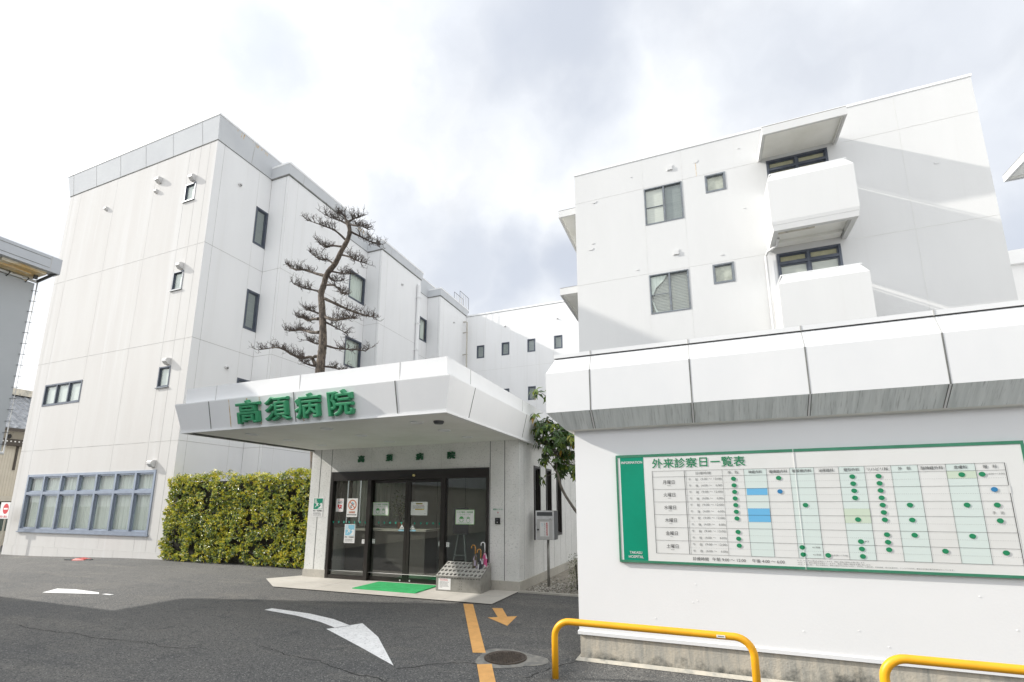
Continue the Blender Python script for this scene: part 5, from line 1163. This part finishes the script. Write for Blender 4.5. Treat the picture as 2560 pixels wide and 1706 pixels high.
for (x, z, dx, dz) in ((-10.72, 6.15, -.28, .02), (-10.92, 7.98, -.12, .18), (-10.95, 8.40, -.18, .02), (-10.62, 6.3, .12, .1)):
    p = Vector((x + .08 * (1 if dx < 0 else -1), YT + .10 * math.sin(z * .9), z)); b.tube([p, p + Vector((dx * .6, -.03, dz * .6)), p + Vector((dx, -.05, dz - .06))], [.06, .05, .035], BARK, 8)
build('cut_stub', b, t)

# ------------------------------------------------------------------ broadleaf tree, small bush
t = thing('broadleaf_tree', (-1.9, 9.6, 0), 'slender tree with large drooping leaves between entrance and annex', 'tree')
rn = random.Random(3); Y9 = 9.6
stems = [[(-1.85, 0), (-2.02, .8), (-2.22, 1.32), (-2.42, 1.57), (-2.66, 1.95), (-2.76, 2.3), (-2.79, 2.69), (-2.66, 3.1), (-2.72, 3.6), (-2.98, 3.95)],
         [(-1.85, .3), (-2.1, 1.6), (-2.35, 2.05), (-2.55, 2.3), (-2.58, 2.7), (-2.45, 3.2)], [(-1.9, .5), (-2.05, 1.7), (-2.28, 2.3), (-2.3, 2.9), (-2.15, 3.4)],
         [(-2.74, 2.25), (-2.9, 2.5), (-3.05, 2.62)], [(-2.77, 2.65), (-2.95, 2.95), (-3.15, 3.10)], [(-2.7, 3.0), (-2.9, 3.2), (-3.08, 3.25)], [(-2.05, 1.7), (-1.9, 2.3), (-1.75, 2.9)]]
b = MB(); tips = []
for i, s in enumerate(stems):
    off = (0, .25, -.2, -.05, .1, -.15, .3)[i]
    pts = smooth_path([Vector((x, Y9 + off * min(1, max(0, (z - .3) / 1.5)) if i in (1, 2) else Y9 + (off * k / (len(s) - 1) if i > 2 else 0), z)) for k, (x, z) in enumerate(s)], 4)
    r0 = (.036, .028, .026, .013, .016, .013, .02)[i]
    b.tube(pts, [r0 * (1 - .6 * k / (len(pts) - 1)) for k in range(len(pts))], BARK2, 8); tips.append((pts[-1], pts[-1] - pts[-3]))
    for p in pts[::2]:
        if p.z > 2.25 and i < 3 or i > 3:
            for k in range(3):
                d = Vector((rn.gauss(-.12, .6), rn.gauss(0, .6), rn.uniform(-.1, .8))).normalized(); q = p + d * rn.uniform(.2, .42); b.tube([p, p + d * .12 + Vector((0, 0, .02)), q], [.008, .006, .004], BARK2, 5); tips.append((q, d))
build('trunk', b, t, smooth=True)
V, F2 = [], []
for p, d in tips:
    if p.x > -2.0 and p.z < 2: continue
    ax = (d.normalized() + Vector((0, 0, .5))).normalized(); u = ax.orthogonal().normalized(); v = ax.cross(u); a0 = rn.uniform(0, 6.28)
    for j in range(rn.randint(9, 14)):
        a = a0 + j * 2.4; rr = u * math.cos(a) + v * math.sin(a); dd = rr + ax * rn.uniform(-.2, .7) + Vector((0, 0, -rn.uniform(.35, 1.0)))
        leaf(p - ax * .02 * j * .5, dd, ax, rn.uniform(.13, .22), rn.uniform(.058, .095), V, F2, .16, .18)
b = MB(); b.mesh(V, F2, BROADL); build('crown', b, t, recalc=False)
t = thing('small_bush', (-2.2, 9.9, 0), 'small trimmed bush on the gravel against the annex side', 'bush')
b = MB()
for k in range(14): x, y = -2.28 + rn.uniform(-.18, .2), 9.78 + rn.uniform(-.3, .3); b.tube([(x, y, 0), (x + rn.uniform(-.1, .1), y, .5)], .008, TWIGD, 4)
build('stem', b, t)
V, F2 = [], []
for k in range(2600):
    x, y, z = rn.uniform(-1, 1), rn.uniform(-1, 1), rn.uniform(0, 1)
    if max(abs(x), abs(y), z) < .7: continue
    p = Vector((-2.26 + .29 * x + rn.gauss(0, .02), 9.80 + .45 * y + rn.gauss(0, .02), .06 + .62 * z + rn.gauss(0, .02)))
    leaf(p, Vector((rn.gauss(0, 1), rn.gauss(-.3, 1), rn.gauss(.2, .8))), Vector((0, 0, 1)), rn.uniform(.02, .04), .016, V, F2)
b = MB(); b.mesh(V, F2, BUSHL); build('foliage', b, t, recalc=False)
